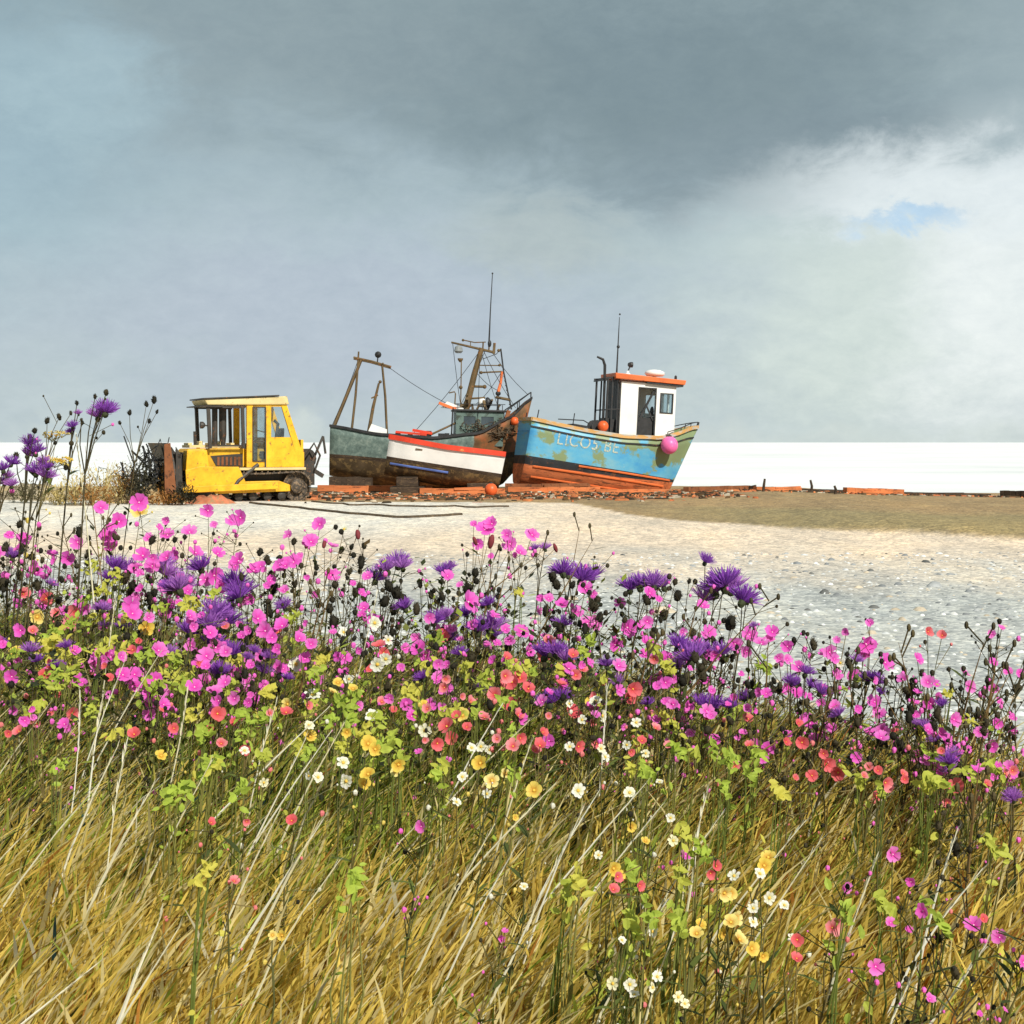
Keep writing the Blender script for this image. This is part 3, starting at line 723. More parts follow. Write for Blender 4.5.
ae = MB(); ae.ball((5.64, 0, 5.42), (.07, .07, .13)); ae.tube([(5.62, 0, 5.3), (5.64, 0, 6.6), (5.68, 0, 7.95)], [.035, .022, .015], 5); ae.ball((5.68, 0, 7.97), .035); ae.build('aerial', M['iron'], tr)
st = MB(); st.tube([(6.05, 0, 5.25), (6.18, 0, 4.4), (6.50, 0, 3.05)], [.03, .03, .03], 5); st.tube([(5.98, 0, 5.15), (5.9, 0, 5.05), (5.4, 0, 4.85)], .012, 4)
for k in range(9): st.ball((6.13+.036*k*1.05, 0, 4.6-k*.17), .035, 6, 4)
st.build('forestay', M['iron'], tr)
for (a_, b_) in (((5.3, 0, 5.15), (2.9, -.9, 2.05)), ((1.9, -.4, 4.5), (4.7, 0, 2.95)), ((5.3, 0, 5.15), (5.2, -1.0, 2.2)), ((.92, 0, 4.68), (.05, 0, 2.3)), ((5.75, 0, 5.1), (7.1, 0, 3.6)), ((4.3, 0, 5.4), (4.62, -.5, 3.1)), ((5.5, 0, 5.2), (4.6, .6, 3.0)), ((5.36, 0, 5.1), (6.0, -.6, 3.0)), ((6.1, 0, 4.4), (5.2, 0, 3.2)), ((5.15, 0, 4.4), (6.05, 0, 3.7)), ((5.4, 0, 5.2), (6.6, -.5, 3.1))):
    m_ = MB(); A_, B_ = Vector(a_), Vector(b_); m_.tube([A_.lerp(B_, k/6) - Vector((0, 0, .10*math.sin(PI*k/6))) for k in range(7)], .010, 4); m_.build('rigging_wire', M['iron'], tr)
for pts_, r_, bc, br_ in (([(5.2, 0, 4.62), (6.1, 0, 4.64)], .020, (6.02, 0, 4.65), .05), ([(5.35, 0, 4.36), (6.12, 0, 4.42)], .03, (5.36, 0, 4.36), .06), ([(5.02, 0, 3.85), (5.5, 0, 3.85)], .045, (5.5, 0, 3.85), .075), ([(4.92, 0, 3.4), (5.5, 0, 3.45)], .035, (5.5, 0, 3.45), .04), ([(5.95, 0, 3.48), (6.45, 0, 3.40)], .05, (5.95, 0, 3.48), .055)):
    sp_ = MB(); sp_.tube(pts_, r_, 6); sp_.ball(bc, br_); sp_.build('crosstree', M['mast'], tr)
sp2 = MB(); sp2.tube([(6.12, 0, 4.42), (6.08, 0, 4.0), (6.0, 0, 3.68)], [.05, .05, .06], 6); sp2.build('hauling_arm', M['orange'], tr)
hk = MB(); hk.ball((6.0, 0, 3.62), (.10, .08, .09)); hk.tube([(6.0, 0, 3.6), (5.98, 0, 2.95)], .03, 5); hk.build('block', M['iron'], tr)
fd = MB(); fd.lathe([(.05, 0), (.15, .05), (.17, .2), (.10, .26)], (5.28, -.05, 3.26), 'x', 12); fd.build('flood_lamp', M['white'], tr, smooth=True)
fd = MB(); fd.lathe([(.17, 0), (.20, .08), (.10, .20), (.03, .24)], (5.55, -.05, 3.28), 'x', 12); fd.build('flood_lamp_hood', M['iron'], tr, smooth=True)
tpst = MB(); tpst.tube([(4.62, -.5, 3.0), (4.60, -.5, 4.72)], .022, 5); tpst.ball((4.60, -.5, 3.78), .07); tpst.lathe([(.03, 0), (.09, .08), (.10, .14)], (4.56, -.5, 4.68), 'z', 8); tpst.tube([(4.4, -.5, 3.02), (4.42, -.5, 3.55), (4.38, -.5, 3.62), (4.18, -.5, 3.57)], .025, 5)
tpst.build('lamp_post', M['mast'], tr)
wr = MB(); wr.beam((6.1, -.55, 2.1), (6.35, -.55, 3.0), .20, .14); wr.box(6.2, 6.55, -.5, .5, 2.1, 2.55); wr.build('windlass', M['rusty2'], tr)
br = MB()
for sg in (-1, 1):
    pts = [(lerp(6.3, 7.2, i/6), sg*max(.04, .62*(1-i/6)), lerp(3.02, 3.70, i/6)) for i in range(7)]; br.tube(pts, .022, 5)
    for i in (0, 3, 6): br.tube([(pts[i][0], pts[i][1], pts[i][2]-.3), pts[i]], .018, 5)
br.build('bow_rail', M['iron'], tr)
TM = Matrix.Translation(to) @ Matrix.Rotation(R(6), 4, 'Z') @ Matrix.Rotation(R(1.5), 4, 'Y')
q = TM @ Vector((6.55, -(ht.side(6.55, 2.6)+.17), 2.62))
ball_thing('float', q, .15, M['float_'], "orange float hanging on the trawler's rusty bow", 'float', 'orange net floats', rope=[(0, 0, .4), tuple(TM @ Vector((6.55, -(ht.side(6.5, 2.8)+.02), 2.95)) - q + Vector((0, 0, .2)))])

# ---- white dinghy in front of the trawler
DD = 46.5
do = at(387, 456, DD)
dn = empty('dinghy', do, (0, R(8.8), R(3)))
tag(dn, 'white clinker dinghy with bright red rail lying in front of the green trawler', 'boat', 'boats hauled up on the beach')
hd = Hull(3.80, .05, curve((0,-.62),(.5,-.70),(1,-.55)), curve((0,-.10),(1,-.12)), curve((0,0),(1,0)),
          curve((0,.66),(.5,.61),(1,.67)), curve((0,.30),(.2,.62),(.6,.78),(1,.62)), curve((0,.36),(.2,.72),(.6,.90),(1,.72)), N=22)
hd.mesh('hull', [M['brown'], M['timber'], M['white']], dn)
hd.rail('gunwale', M['redrail'], dn, .09, .16, -.02)
bl = MB()
for sg in (-1, 1):
    bl.tube([(x, sg*(hd.side(x, -.22)+.012), -.22) for x in [.15+.1*i for i in range(20)]], .035, 5)
bl.build('blue_line', M['blueline'], dn)
th = MB(); [th.box(x, x+.22, -.72, .72, .36, .40) for x in (.9, 1.9, 2.9)]; th.build('thwart', M['mast'], dn)
hd.deck(M['deck'], dn, .5)
for i, (px, yo, hgt) in enumerate(((408, 0, .40), (478, .1, .30))):
    d = DD + yo; p = at(px, 485, d); zz = H(p.x, d)
    e = empty('chock', (p.x, d, zz)); tag(e, ('taller' if i == 0 else 'lower') + ' dark timber chock propping up the white dinghy', 'chock', 'timber chocks')
    hh = (at(px, 478 + (0 if i == 0 else 6), d).z) - zz + .05
    m_ = MB(); m_.box(-.55, .55, -.55, .55, -.03, hh*.42); m_.build('lower_beam', M['timber'], e, bevel=.02)
    m_ = MB(); m_.box(-.35, .35, -.45, .45, hh*.42, hh); m_.build('upper_beam', M['timber'], e, bevel=.02)

# ------------------------------------------------------------------ bulldozer (local +x forward, +y faces the viewer)
ZD = 42.4; zo = at(303, 497, ZD); zo.z = H(zo.x, ZD) - .02
dz = empty('bulldozer', zo, (0, 0, R(205))); dz.scale = (.93, 1, 1.03)
tag(dz, 'yellow crawler bulldozer with open canopy, cab and dark steel blade', 'bulldozer')
def track(y0, y1):
    prof = []; xr, xf, zr, r = .50, 3.35, .44, .42
    for i in range(11): a = PI/2 + PI*i/10; prof.append((xr + r*math.cos(a), zr + r*math.sin(a)))
    for i in range(8): prof.append((lerp(xr, xf, (i+1)/9), .02))
    for i in range(11): a = -PI/2 + PI*i/10; prof.append((xf + r*math.cos(a), zr + r*math.sin(a)))
    for i in range(8): prof.append((lerp(xf, xr, (i+1)/9), zr + r - .05*math.sin(PI*(i+1)/9)))
    per = []                                           # resample into shoes
    tot = 0; P = [Vector((a, 0, b)) for a, b in prof] + [Vector((prof[0][0], 0, prof[0][1]))]
    seg = [(P[i+1]-P[i]).length for i in range(len(P)-1)]; tot = sum(seg); n = 44; m_ = MB()
    for k in range(n):
        s_ = tot*k/n; i = 0
        while s_ > seg[i]: s_ -= seg[i]; i += 1
        d = (P[i+1]-P[i]).normalized(); c = P[i] + d*s_; nn = Vector((d.z, 0, -d.x))
        if (c - Vector((1.9, 0, .44))).dot(nn) < 0: nn = -nn
        Mx = Matrix((( d.x, 0, nn.x, c.x), (0, 1, 0, 0), (d.z, 0, nn.z, c.z), (0, 0, 0, 1)))
        w = tot/n*.46
        m_.box(-w, w, y0, y1, -.03, .015, 0, Mx); m_.box(-.015, .015, y0, y1, .015, .06, 0, Mx)
    return m_
for s_, y0, y1 in (('n', .62, 1.04), ('f', -1.04, -.62)):
    t_ = track(y0, y1).build('track', M['track'], dz)
    m_ = MB(); ym = (y0+y1)/2
    m_.lathe([(.09, -.20), (.20, -.16), (.24, 0), (.20, .16), (.09, .20)], (.50, ym, .44), 'y', 18)
    for k in range(12):
        a = 2*PI*k/12; m_.beam((.5+.20*math.cos(a), ym, .44+.20*math.sin(a)), (.5+.41*math.cos(a), ym, .44+.41*math.sin(a)), .06, .2)
    m_.build('sprocket', M['track'], t_)
    m_ = MB(); m_.lathe([(.10, -.19), (.36, -.14), (.36, .14), (.10, .19)], (3.35, ym, .44), 'y', 18); m_.build('idler', M['steel'], t_)
    m_ = MB()
    for k in range(5): m_.lathe([(.06, -.19), (.13, -.17), (.13, .17), (.06, .19)], (1.0+k*.45, ym, .17), 'y', 12)
    m_.build('roller', M['steel'], t_)
    m_ = MB(); m_.prism([(.75, .30), (3.1, .26), (3.15, .42), (2.9, .58), (1.1, .60), (.75, .48)], ym-.15, ym+.24 if s_ == 'n' else ym+.15); m_.build('track_frame', M['dozer'], t_, bevel=.02)
ch = MB(); ch.box(.15, 3.8, -.58, .58, .40, .98); ch.build('chassis', M['steel'], dz)
fd_ = MB(); fd_.box(.25, 2.35, .56, 1.08, .90, .97); fd_.box(.25, 2.35, -1.08, -.56, .90, .97); fd_.build('fender', M['dozer_pale'], dz, bevel=.01)
hd_ = MB(); hd_.prism([(2.06, .985), (3.86, .985), (3.92, 1.38), (3.80, 1.50), (2.06, 1.52)], -.58, .58); hood = hd_.build('bonnet', M['dozer'], dz, bevel=.03)
vt = MB(); vt.prism([(2.12, 1.0), (2.95, 1.02), (3.12, 1.30), (2.12, 1.36)], .575, .60); vt.build('side_grille', M['steel'], hood)
vt = MB(); [vt.box(2.2+k*.13, 2.27+k*.13, .598, .615, 1.03, 1.27) for k in range(6)]; vt.build('grille_bars', M['rusty2'], hood)
tp_ = MB(); tp_.box(2.1, 3.75, -.5, .5, 1.523, 1.60); [tp_.box(2.3+.33*k, 2.42+.33*k, -.3, .3, 1.60, 1.66+.05*(k % 2)) for k in range(5)]; tp_.build('bonnet_lid', M['dozer_pale'], dz, bevel=.01)
gr = MB(); gr.box(3.90, 3.98, -.52, .52, .6, 1.40); gr.build('radiator_grille', M['steel'], dz)
sp3 = MB(); sp3.prism([(2.12, .32), (3.98, .30), (4.02, .92), (3.6, 1.02), (2.4, 1.00), (2.2, .62)], 1.10, 1.16); sp3.build('side_shield', M['dozer'], dz, bevel=.015)
sp3 = MB(); sp3.prism([(3.28, .93), (4.00, .90), (3.96, 1.46), (3.36, 1.46)], .62, 1.12); sp3.build('nose_shield', M['dozer'], dz, bevel=.02)
am = MB()
for y in (1.22, -1.22):
    am.prism([(1.2, .38), (4.2, .30), (4.25, .46), (1.2, .56)], y-.06, y+.06)
am.build('push_arm', M['dozer'], dz, bevel=.01)
rm = MB(); rm.tube([(1.75, 1.0, 1.05), (2.4, 1.14, .62), (2.55, 1.2, .45)], [.06, .06, .04], 8); rm.build('hydraulic_ram', M['steel'], dz)
bd = MB(); pr = []
for i in range(9):
    a = lerp(-.62, .62, i/8); pr.append((4.85 - .62*(1-math.cos(a*1.0))*-1 - .30, .95 + .78*math.sin(a)/math.sin(.62)*.9))
outer = [(4.42 + .22*(2*i/8-1)**2, lerp(.06, 1.66, i/8)) for i in range(9)]; inner = [(x-.06, z) for x, z in reversed(outer)]
bd.prism(outer + inner, -1.35, 1.35); bl_ = bd.build('blade', M['blade'], dz)
for y in (-.9, 0, .9): pass
rb = MB()
for y in (-1.3, -.7, 0, .7, 1.3): rb.prism([(4.14, .35), (4.36, .12), (4.34, 1.55), (4.20, 1.35)], y-.04, y+.04)
rb.beam((4.24, -1.34, 1.30), (4.24, 1.34, 1.30), .12); rb.beam((4.22, -1.34, .55), (4.22, 1.34, .55), .14); rb.build('blade_rib', M['steel'], bl_)
ce = MB(); ce.box(4.50, 4.66, -1.36, 1.36, .03, .14); ce.build('cutting_edge', M['rusty2'], bl_)
eb = MB(); eb.prism([(4.30, .10), (4.68, .10), (4.70, 1.62), (4.52, 1.66)], 1.353, 1.385); eb.build('blade_end_plate', M['rusty2'], bl_)
# canopy and cab
rf_ = MB(); rf_.prism([(.72, 2.74), (3.28, 2.705), (3.38, 2.855), (.78, 2.98)], -.86, .86); rf_.build('cab_roof', M['dozer_pale'], dz, bevel=.03)
rf_ = MB(); rf_.prism([(1.05, 2.975), (3.42, 2.862), (3.42, 2.897), (1.05, 3.01)], -.90, .90); rf_.box(2.8, 3.52, -.88, .88, 2.66, 2.69); rf_.build('roof_sheet', M['steel'], dz)
for y in (.76, -.76):
    for xa, xb, w in ((3.18, 3.24, .10), (2.14, 2.18, .09)):
        cp = MB(); cp.beam((xa, y, 1.5), (xb, y, 2.71), w); cp.build('canopy_post', M['steel'], dz)
    cp = MB(); cp.beam((2.1, y, 1.58), (3.3, y, 1.58), .05); cp.build('canopy_rail', M['steel'], dz)
    cp = MB(); cp.beam((2.1, y, 2.66), (3.3, y, 2.66), .07); cp.build('canopy_rail', M['steel'], dz)
exh = MB(); exh.tube([(2.66, .25, 1.5), (2.66, .25, 1.9), (2.66, .25, 2.62)], [.08, .12, .12], 10); exh.build('exhaust_stack', M['steel'], dz)
exh = MB(); exh.tube([(2.92, .3, 1.5), (2.92, .3, 2.62)], .09, 10); exh.build('air_cleaner', M['steel'], dz)
lm = MB(); lm.lathe([(.05, 0), (.10, .06), (.10, .14)], (3.34, .76, 2.15), 'x', 10); lm.beam((3.2, .76, 2.12), (3.36, .76, 2.15), .04); lm.build('work_lamp', M['steel'], dz)
lm = MB(); lm.tube([(3.55, .4, 1.58), (3.56, .4, 1.98)], .05, 8); lm.build('filler_pipe', M['steel'], dz)
cbn = MB()
for y0, y1 in ((.72, .80), (-.80, -.72)):
    cbn.box(1.86, 2.05, y0, y1, .98, 2.73)                     # front post
    cbn.box(1.28, 1.46, y0, y1, 1.82, 2.73)                    # middle post
    cbn.prism([(.78, 2.74), (.96, 2.74), (.50, 1.40), (.28, 1.40)], y0, y1)
    cbn.prism([(.22, .98), (1.46, .98), (1.46, 1.82), (.66, 1.82), (.50, 1.40), (.22, 1.40)], y0+.003, y1-.003)
    cbn.box(1.46, 1.86, y0+.006, y1-.006, .98, 1.15)
    cbn.box(.9, 2.05, y0+.01, y1-.01, 2.68, 2.735)
cbn.box(.22, .30, -.72, .72, .98, 1.75); cbn.box(1.95, 2.03, -.72, .72, .98, 1.5)
cabin = cbn.build('cab', M['dozer'], dz)
dr_ = MB()
for a in ((1.46, 1.86), ):
    y = .81
    for x in a: dr_.beam((x, y, 1.15), (x, y, 2.66), .035)
    for z in (1.15, 1.70, 1.80, 2.66): dr_.beam((a[0], y, z), (a[1], y, z), .03)
    dr_.beam((1.46, y, 1.95), (1.75, y, 2.02), .025)
dr_.prism([(1.44, 2.66), (1.49, 2.66), (1.49, .98), (1.44, .98)], .802, .815); dr_.build('door_frame', M['steel'], cabin)
for y in (.755, -.765):
    g_ = MB(); g_.box(1.48, 1.84, y, y+.01, 1.17, 2.66); g_.build('window_pane', M['clear'], cabin)
    g_ = MB(); g_.prism([(.92, 2.68), (1.28, 2.68), (1.28, 1.82), (.66, 1.82)], y, y+.01); g_.build('window_pane', M['clear'], cabin)
se = MB(); se.box(.85, 1.35, -.28, .28, 1.2, 1.42); se.prism([(.72, 1.40), (.86, 1.40), (.80, 2.08), (.68, 2.08)], -.26, .26); se.build('seat', M['steel'], dz, bevel=.03)
lv = MB(); lv.tube([(1.6, .2, 1.0), (1.7, .25, 1.75)], .02, 5); lv.ball((1.7, .25, 1.78), .04); lv.tube([(1.75, -.2, 1.0), (1.72, -.2, 1.7)], .02, 5); lv.box(1.6, 1.9, -.4, .4, 1.0, 1.65); lv.tube([(1.05, .5, 1.7), (.98, .52, 2.2), (1.1, .5, 2.3)], .05, 6); lv.build('control_lever', M['steel'], dz)
wi = MB(); wi.box(-.22, .20, -.5, .5, .45, 1.15); wi.lathe([(.30, -.3), (.30, -.25), (.16, -.24), (.16, .24), (.30, .25), (.30, .3)], (-.05, 0, 1.2), 'y', 14)
wi.beam((-.1, .45, 1.0), (-.50, .5, 1.85), .10, .06); wi.beam((-.2, .3, .9), (-.55, .35, .7), .12); wi.beam((-.5, .5, 1.85), (-.58, .5, 1.35), .08, .05); wi.tube([(.1, .6, 1.3), (-.15, .66, 1.65), (-.35, .65, 1.3), (-.2, .62, .9)], .035, 6)
wi.build('winch', M['steel'], dz)

# ------------------------------------------------------------------ things on the beach
def plank(px0, py0, px1, py1, d0, d1, w, h, mat, name, label, cat, group, dz_=0):
    a = at(px0, py0, d0); b = at(px1, py1, d1); a.z = H(a.x, d0)+h/2-.02+dz_; b.z = H(b.x, d1)+h/2-.02+dz_
    m_ = MB(); n = 7; pts = [a.lerp(b, i/n) for i in range(n+1)]; o = (a+b)/2
    for i, (p, q_) in enumerate(zip(pts, pts[1:])):
        j = lambda: Vector((0, 0, 0))
        m_.beam(p - o, q_ - o, w*(1+.06*math.sin(i*2.1)), h*(1+.08*math.cos(i*1.7)))
    ax = (b-a).normalized(); sd2 = Vector((-ax.y, ax.x, 0)); rr0 = random.Random(int(px0))
    for k in range(5):                                   # split boards and splinters along the baulk
        t0 = rr0.uniform(0, .6); t1 = min(1.04, t0+rr0.uniform(.25, .6)); off = sd2*rr0.uniform(-.6, .5)*w; zz = Vector((0, 0, rr0.uniform(-.45, .42)*h))
        m_.beam(a.lerp(b, t0)-o-off+zz, a.lerp(b, t1)-o-off*.7+zz+Vector((0, 0, rr0.uniform(-.05, .06))), w*rr0.uniform(.3, .6), h*rr0.uniform(.2, .4))
    t = m_.build(name, mat, None, loc=o); tag(t, label, cat, group)
    return t
SK = 'rust red timbers on the beach'
plank(318, 488, 432, 487, 47.6, 47.6, .28, .26, M['rusty'], 'timber', 'long rust red timber lying in front of the green trawler stern', 'timber', SK)
plank(420, 488, 505, 487, 46.0, 46.0, .28, .22, M['rusty'], 'timber', 'rust red timber lying below the white dinghy', 'timber', SK)
plank(508, 487, 600, 488, 47.4, 47.4, .28, .22, M['rusty'], 'timber', "rust red timber lying below the blue boat's stern", 'timber', SK)
plank(596, 489, 668, 490, 47.2, 47.2, .26, .14, M['rusty'], 'timber', "thinner rust red timber lying below the blue boat's bow", 'timber', SK)
plank(505, 482, 590, 484, 48.6, 48.6, .40, .30, M['rusty2'], 'timber', "thick rust brown baulk under the blue boat's stern", 'timber', SK)
plank(330, 481, 372, 481, 49.6, 49.6, .60, .46, M['timber'], 'timber', 'dark stacked baulk under the trawler stern', 'timber', SK)
plank(686, 491, 748, 486, 46.5, 49, .22, 0.15, M['rusty2'], 'timber', "rusty brown plank just beyond the blue boat's bow", 'timber', SK, .06)
plank(755, 489, 800, 490, 48, 48.6, .24, 0.12, M['rusty'], 'timber', 'short orange plank beside a low post on the beach crest', 'timber', SK, .05)
plank(845, 490, 902, 493, 48, 48.5, .30, 0.17, M['rusty'], 'timber', 'brightest orange plank on the bare beach crest', 'timber', SK, .05)
plank(900, 493, 990, 496, 49, 49, .22, 0.11, M['timber'], 'timber', 'dark half buried plank trailing off along the beach crest', 'timber', SK, .02)
plank(1002, 491, 1040, 494, 49, 48, .3, .22, M['timber'], 'timber', 'thick dark log on the beach crest at the edge of the view', 'timber', SK, .02)
plank(800, 489, 846, 490, 49, 49, .14, .10, M['timber'], 'timber', 'thin dark batten between the two orange planks', 'timber', SK, .02)
plank(745, 488, 760, 488, 49, 48.6, .14, .14, M['timber'], 'timber', 'stub of dark timber beside the rusty brown plank', 'timber', SK, .03)
for (px, ph, d, lab) in ((763, .42, 46.5, 'low leaning stake between the brown and orange planks'), (811, .42, 48.2, 'thin upright stake between the two orange planks'), (835, .26, 44, 'short stake stuck in the tan bank under the orange plank')):
    p = at(px, 490, d); zz = H(p.x, d); m_ = MB(); m_.tube([(0, 0, -.1), (.03, 0, ph*.5), (.06*(1 if px < 800 else -.3), 0, ph)], [.05, .045, .035], 7)
    tag(m_.build('stake', M['timber'], None, loc=(p.x, d, zz)), lab, 'stake', 'stakes on the beach')
p = at(491, 492, 44.5); pz = H(p.x, 44.5)
ball_thing('float', Vector((p.x, 44.5, pz+.19)), .20, M['float_'], 'orange float lying on the sand below the white dinghy', 'float', 'orange net floats')
RG = 'ropes and cables on the sand'
for pts, rr2, lab in (
    ([(312, 501), (350, 504), (400, 506), (455, 505), (520, 507)], .028, 'dark cable lying slack on the sand behind the white dinghy float'),
    ([(250, 503), (310, 508), (350, 513), (420, 515), (470, 513)], .034, 'thick dark hawser running out from under the bulldozer'),
    ([(318, 496), (380, 497), (440, 498), (480, 497)], .024, 'thin dark line along the rust red timbers')):
    P = []
    for i in range(len(pts)-1):
        for k in range(6):
            px = lerp(pts[i][0], pts[i+1][0], k/6); py = lerp(pts[i][1], pts[i+1][1], k/6) + .6*math.sin(i*2.3+k*.7)
            d = 1.68*F/(py-HZ); x = (px-CX)/F*d; P.append((x, d, H(x, d)+rr2*.6))
    o = Vector(P[0]); m_ = MB(); m_.tube([Vector(q_)-o for q_ in P], rr2, 6); tag(m_.build('rope', M['rope'], None, loc=o), lab, 'rope', RG)
# tangle of old cable and net by the blade
p = at(150, 490, 40.2); tg = MB(); rt = random.Random(3)
for k in range(70):
    c_ = Vector((rt.gauss(0, .40), rt.gauss(0, .25), abs(rt.gauss(.45, .38)))); tg.tube([c_ + Vector((rt.gauss(0, .24), rt.gauss(0, .15), rt.gauss(0, .22))) if j else Vector((c_.x, c_.y, max(.0, c_.z-.3))) for j in range(5)], rt.uniform(.012, .03), 4)
for k in range(5): x_ = rt.uniform(-.6, .5); tg.tube([(x_, 0, 0), (x_+rt.uniform(-.1, .1), .05, 1.0), (x_+rt.uniform(-.25, .25), 0, rt.uniform(1.4, 1.8))], .02, 4)
tag(tg.build('cable_tangle', M['iron'], None, loc=(p.x, 40.2, H(p.x, 40.2)+.1)), 'dark tangle of old cable and net heaped against the bulldozer blade', 'cable heap')
# weed and rusty scraps strewn along the crest
def build_scraps():
    n = 6000; x = rng.uniform(-9, 22, n); y = np.where(x < 7, rng.normal(45.6, 1.9, n), rng.normal(48.5, 1.0, n)); keep = (x < 7) | (rng.random(n) < .45); x, y = x[keep], y[keep]; n = len(x)
    z = np.array([H(a, b) for a, b in zip(x, y)]); L = rng.lognormal(-2.55, .65, n); th = rng.normal(0, 1.1, n); hh = rng.uniform(.015, .08, n); w = rng.uniform(.015, .05, n)
    base = np.array([(-1,-1,0),(1,-1,0),(1,1,0),(-1,1,0),(-.8,-.6,1),(.85,-.5,.8),(.7,.6,1),(-.75,.5,.7)], float); fc = [(4,5,6,7),(0,1,5,4),(1,2,6,5),(2,3,7,6),(3,0,4,7)]
    V = base[None]*np.stack([L, w, hh], 1)[:, None]; c, s2 = np.cos(th)[:, None], np.sin(th)[:, None]
    V = np.stack([V[:, :, 0]*c - V[:, :, 1]*s2 + x[:, None], V[:, :, 0]*s2 + V[:, :, 1]*c + y[:, None], V[:, :, 2] + z[:, None] - .01], 2)
    pal = np.array([(.05, .035, .02), (.12, .07, .03), (.42, .13, .05), (.58, .20, .07), (.5, .42, .3)]); C = pal[rng.choice(5, n, p=[.34, .24, .2, .12, .10])]*rng.uniform(.7, 1.2, (n, 1))
    b = np.arange(n)[:, None]*8
    o = mesh_np('weed_and_scraps', V.reshape(-1, 3), [b + np.array([list(f)]) for f in fc], None, np.repeat(C, 8, 0), attrmat('scraps', trans=0, rough=.85)); tag(o, 'dark weed and rusty scraps strewn along the beach crest', 'debris', kind='stuff')
# heap of reddish spoil by the tracks
def heap(px, py, d, rx, ry, rz, mat, label):
    p = at(px, py, d); m_ = MB(); vs = []; fs = []; n = 18; k = 7
    for j in range(k):
        r_ = 1-j/(k-1)
        for i in range(n):
            a = 2*PI*i/n; q_ = 1+.35*mnoise.noise(Vector((math.cos(a)*2.5+px, math.sin(a)*2.5, j*.6)))
            vs.append((rx*r_*math.cos(a)*q_, ry*r_*math.sin(a)*q_, -.05+rz*(1-r_**2)*(1+.7*mnoise.noise(Vector((i*.8, j*.9, px))))))
    for j in range(k-1):
        for i in range(n): fs.append((j*n+i, j*n+(i+1)%n, (j+1)*n+(i+1)%n, (j+1)*n+i))
    m_.add(vs, fs); o = m_.build('spoil_heap', mat, None, smooth=True, loc=(p.x, d, H(p.x, d))); return tag(o, label, 'heap', 'spoil heaps')
heap(212, 495, 39.5, .80, .5, .24, paint('red_spoil', (.52, .17, .08), (.35, .2, .1), .5, 4, .9, .4, .9), 'low heap of red spoil against the near track of the bulldozer')
heap(150, 497, 40.0, 1.3, .6, .42, paint('brown_spoil', (.30, .20, .10), (.55, .42, .22), .55, 5, .9, .4, .9), 'brown heap of shingle pushed up under the bulldozer blade')
heap(40, 496, 42.0, 1.6, .7, .45, paint('grey_spoil', (.30, .25, .17), (.5, .4, .25), .5, 5, .9, .4, .9), 'wide grey brown shingle heap behind the tall purple thistles')

# ------------------------------------------------------------------ bulk vegetation: grass, undergrowth, pebbles
def mesh_np(name, V, faces_idx, nper, C, mat):
    me = bpy.data.meshes.new(name); me.vertices.add(len(V)); me.vertices.foreach_set('co', V.astype(np.float32).ravel())
    loops = np.concatenate([f.ravel() for f in faces_idx]).astype(np.int32)
    sizes = np.concatenate([np.full(len(f), f.shape[1]) for f in faces_idx]).astype(np.int32)
    me.loops.add(len(loops)); me.loops.foreach_set('vertex_index', loops)
    me.polygons.add(len(sizes)); me.polygons.foreach_set('loop_start', np.concatenate([[0], np.cumsum(sizes)[:-1]]).astype(np.int32))
    me.update(calc_edges=True); me.validate()
    a = me.attributes.new('tone', 'FLOAT_COLOR', 'POINT'); a.data.foreach_set('color', np.concatenate([C, np.ones((len(C), 1))], 1).astype(np.float32).ravel())
    me.materials.append(mat); o = bpy.data.objects.new(name, me); COL.objects.link(o); return o

PAL = dict(gold=(.80, .60, .13), straw=(.80, .68, .32), ochre=(.66, .47, .10), olive=(.50, .43, .085), brown=(.33, .20, .06), dark=(.05, .06, .02), green=(.27, .35, .045), lime=(.55, .62, .10), teal=(.03, .075, .08), cream=(.78, .72, .50), rust=(.45, .20, .04))
def grass_tone(px, py):
    """mix of blade colours at a place in the meadow (py grows towards the camera)"""
    near = sstep(745, 905, py); right = sstep(560, 800, px); left = sstep(330, 150, px)
    gl_ = max(0, 1 - ((px-320)/200)**2 - ((py-745)/95)**2); gr_ = max(0, 1 - ((px-620)/130)**2 - ((py-880)/90)**2)
    w = dict(gold=.30 + 1.8*near + .35*right*sstep(690, 780, py), straw=.28 + .60*near, ochre=.26 + .65*near + .6*right, olive=.50*(1-near)+.40*near, brown=.11*(1-near)+.04 + .10*right,
             dark=.15*(1-near)+.02 + .05*right, green=.28*(1-near)+.12 + .8*gl_ + .3*gr_, lime=.26*(1-near)+.10 + .9*gl_ + .5*gr_, teal=.16*left*(1-near), cream=.06, rust=.06 + .22*right)
    return w
GN = 180000
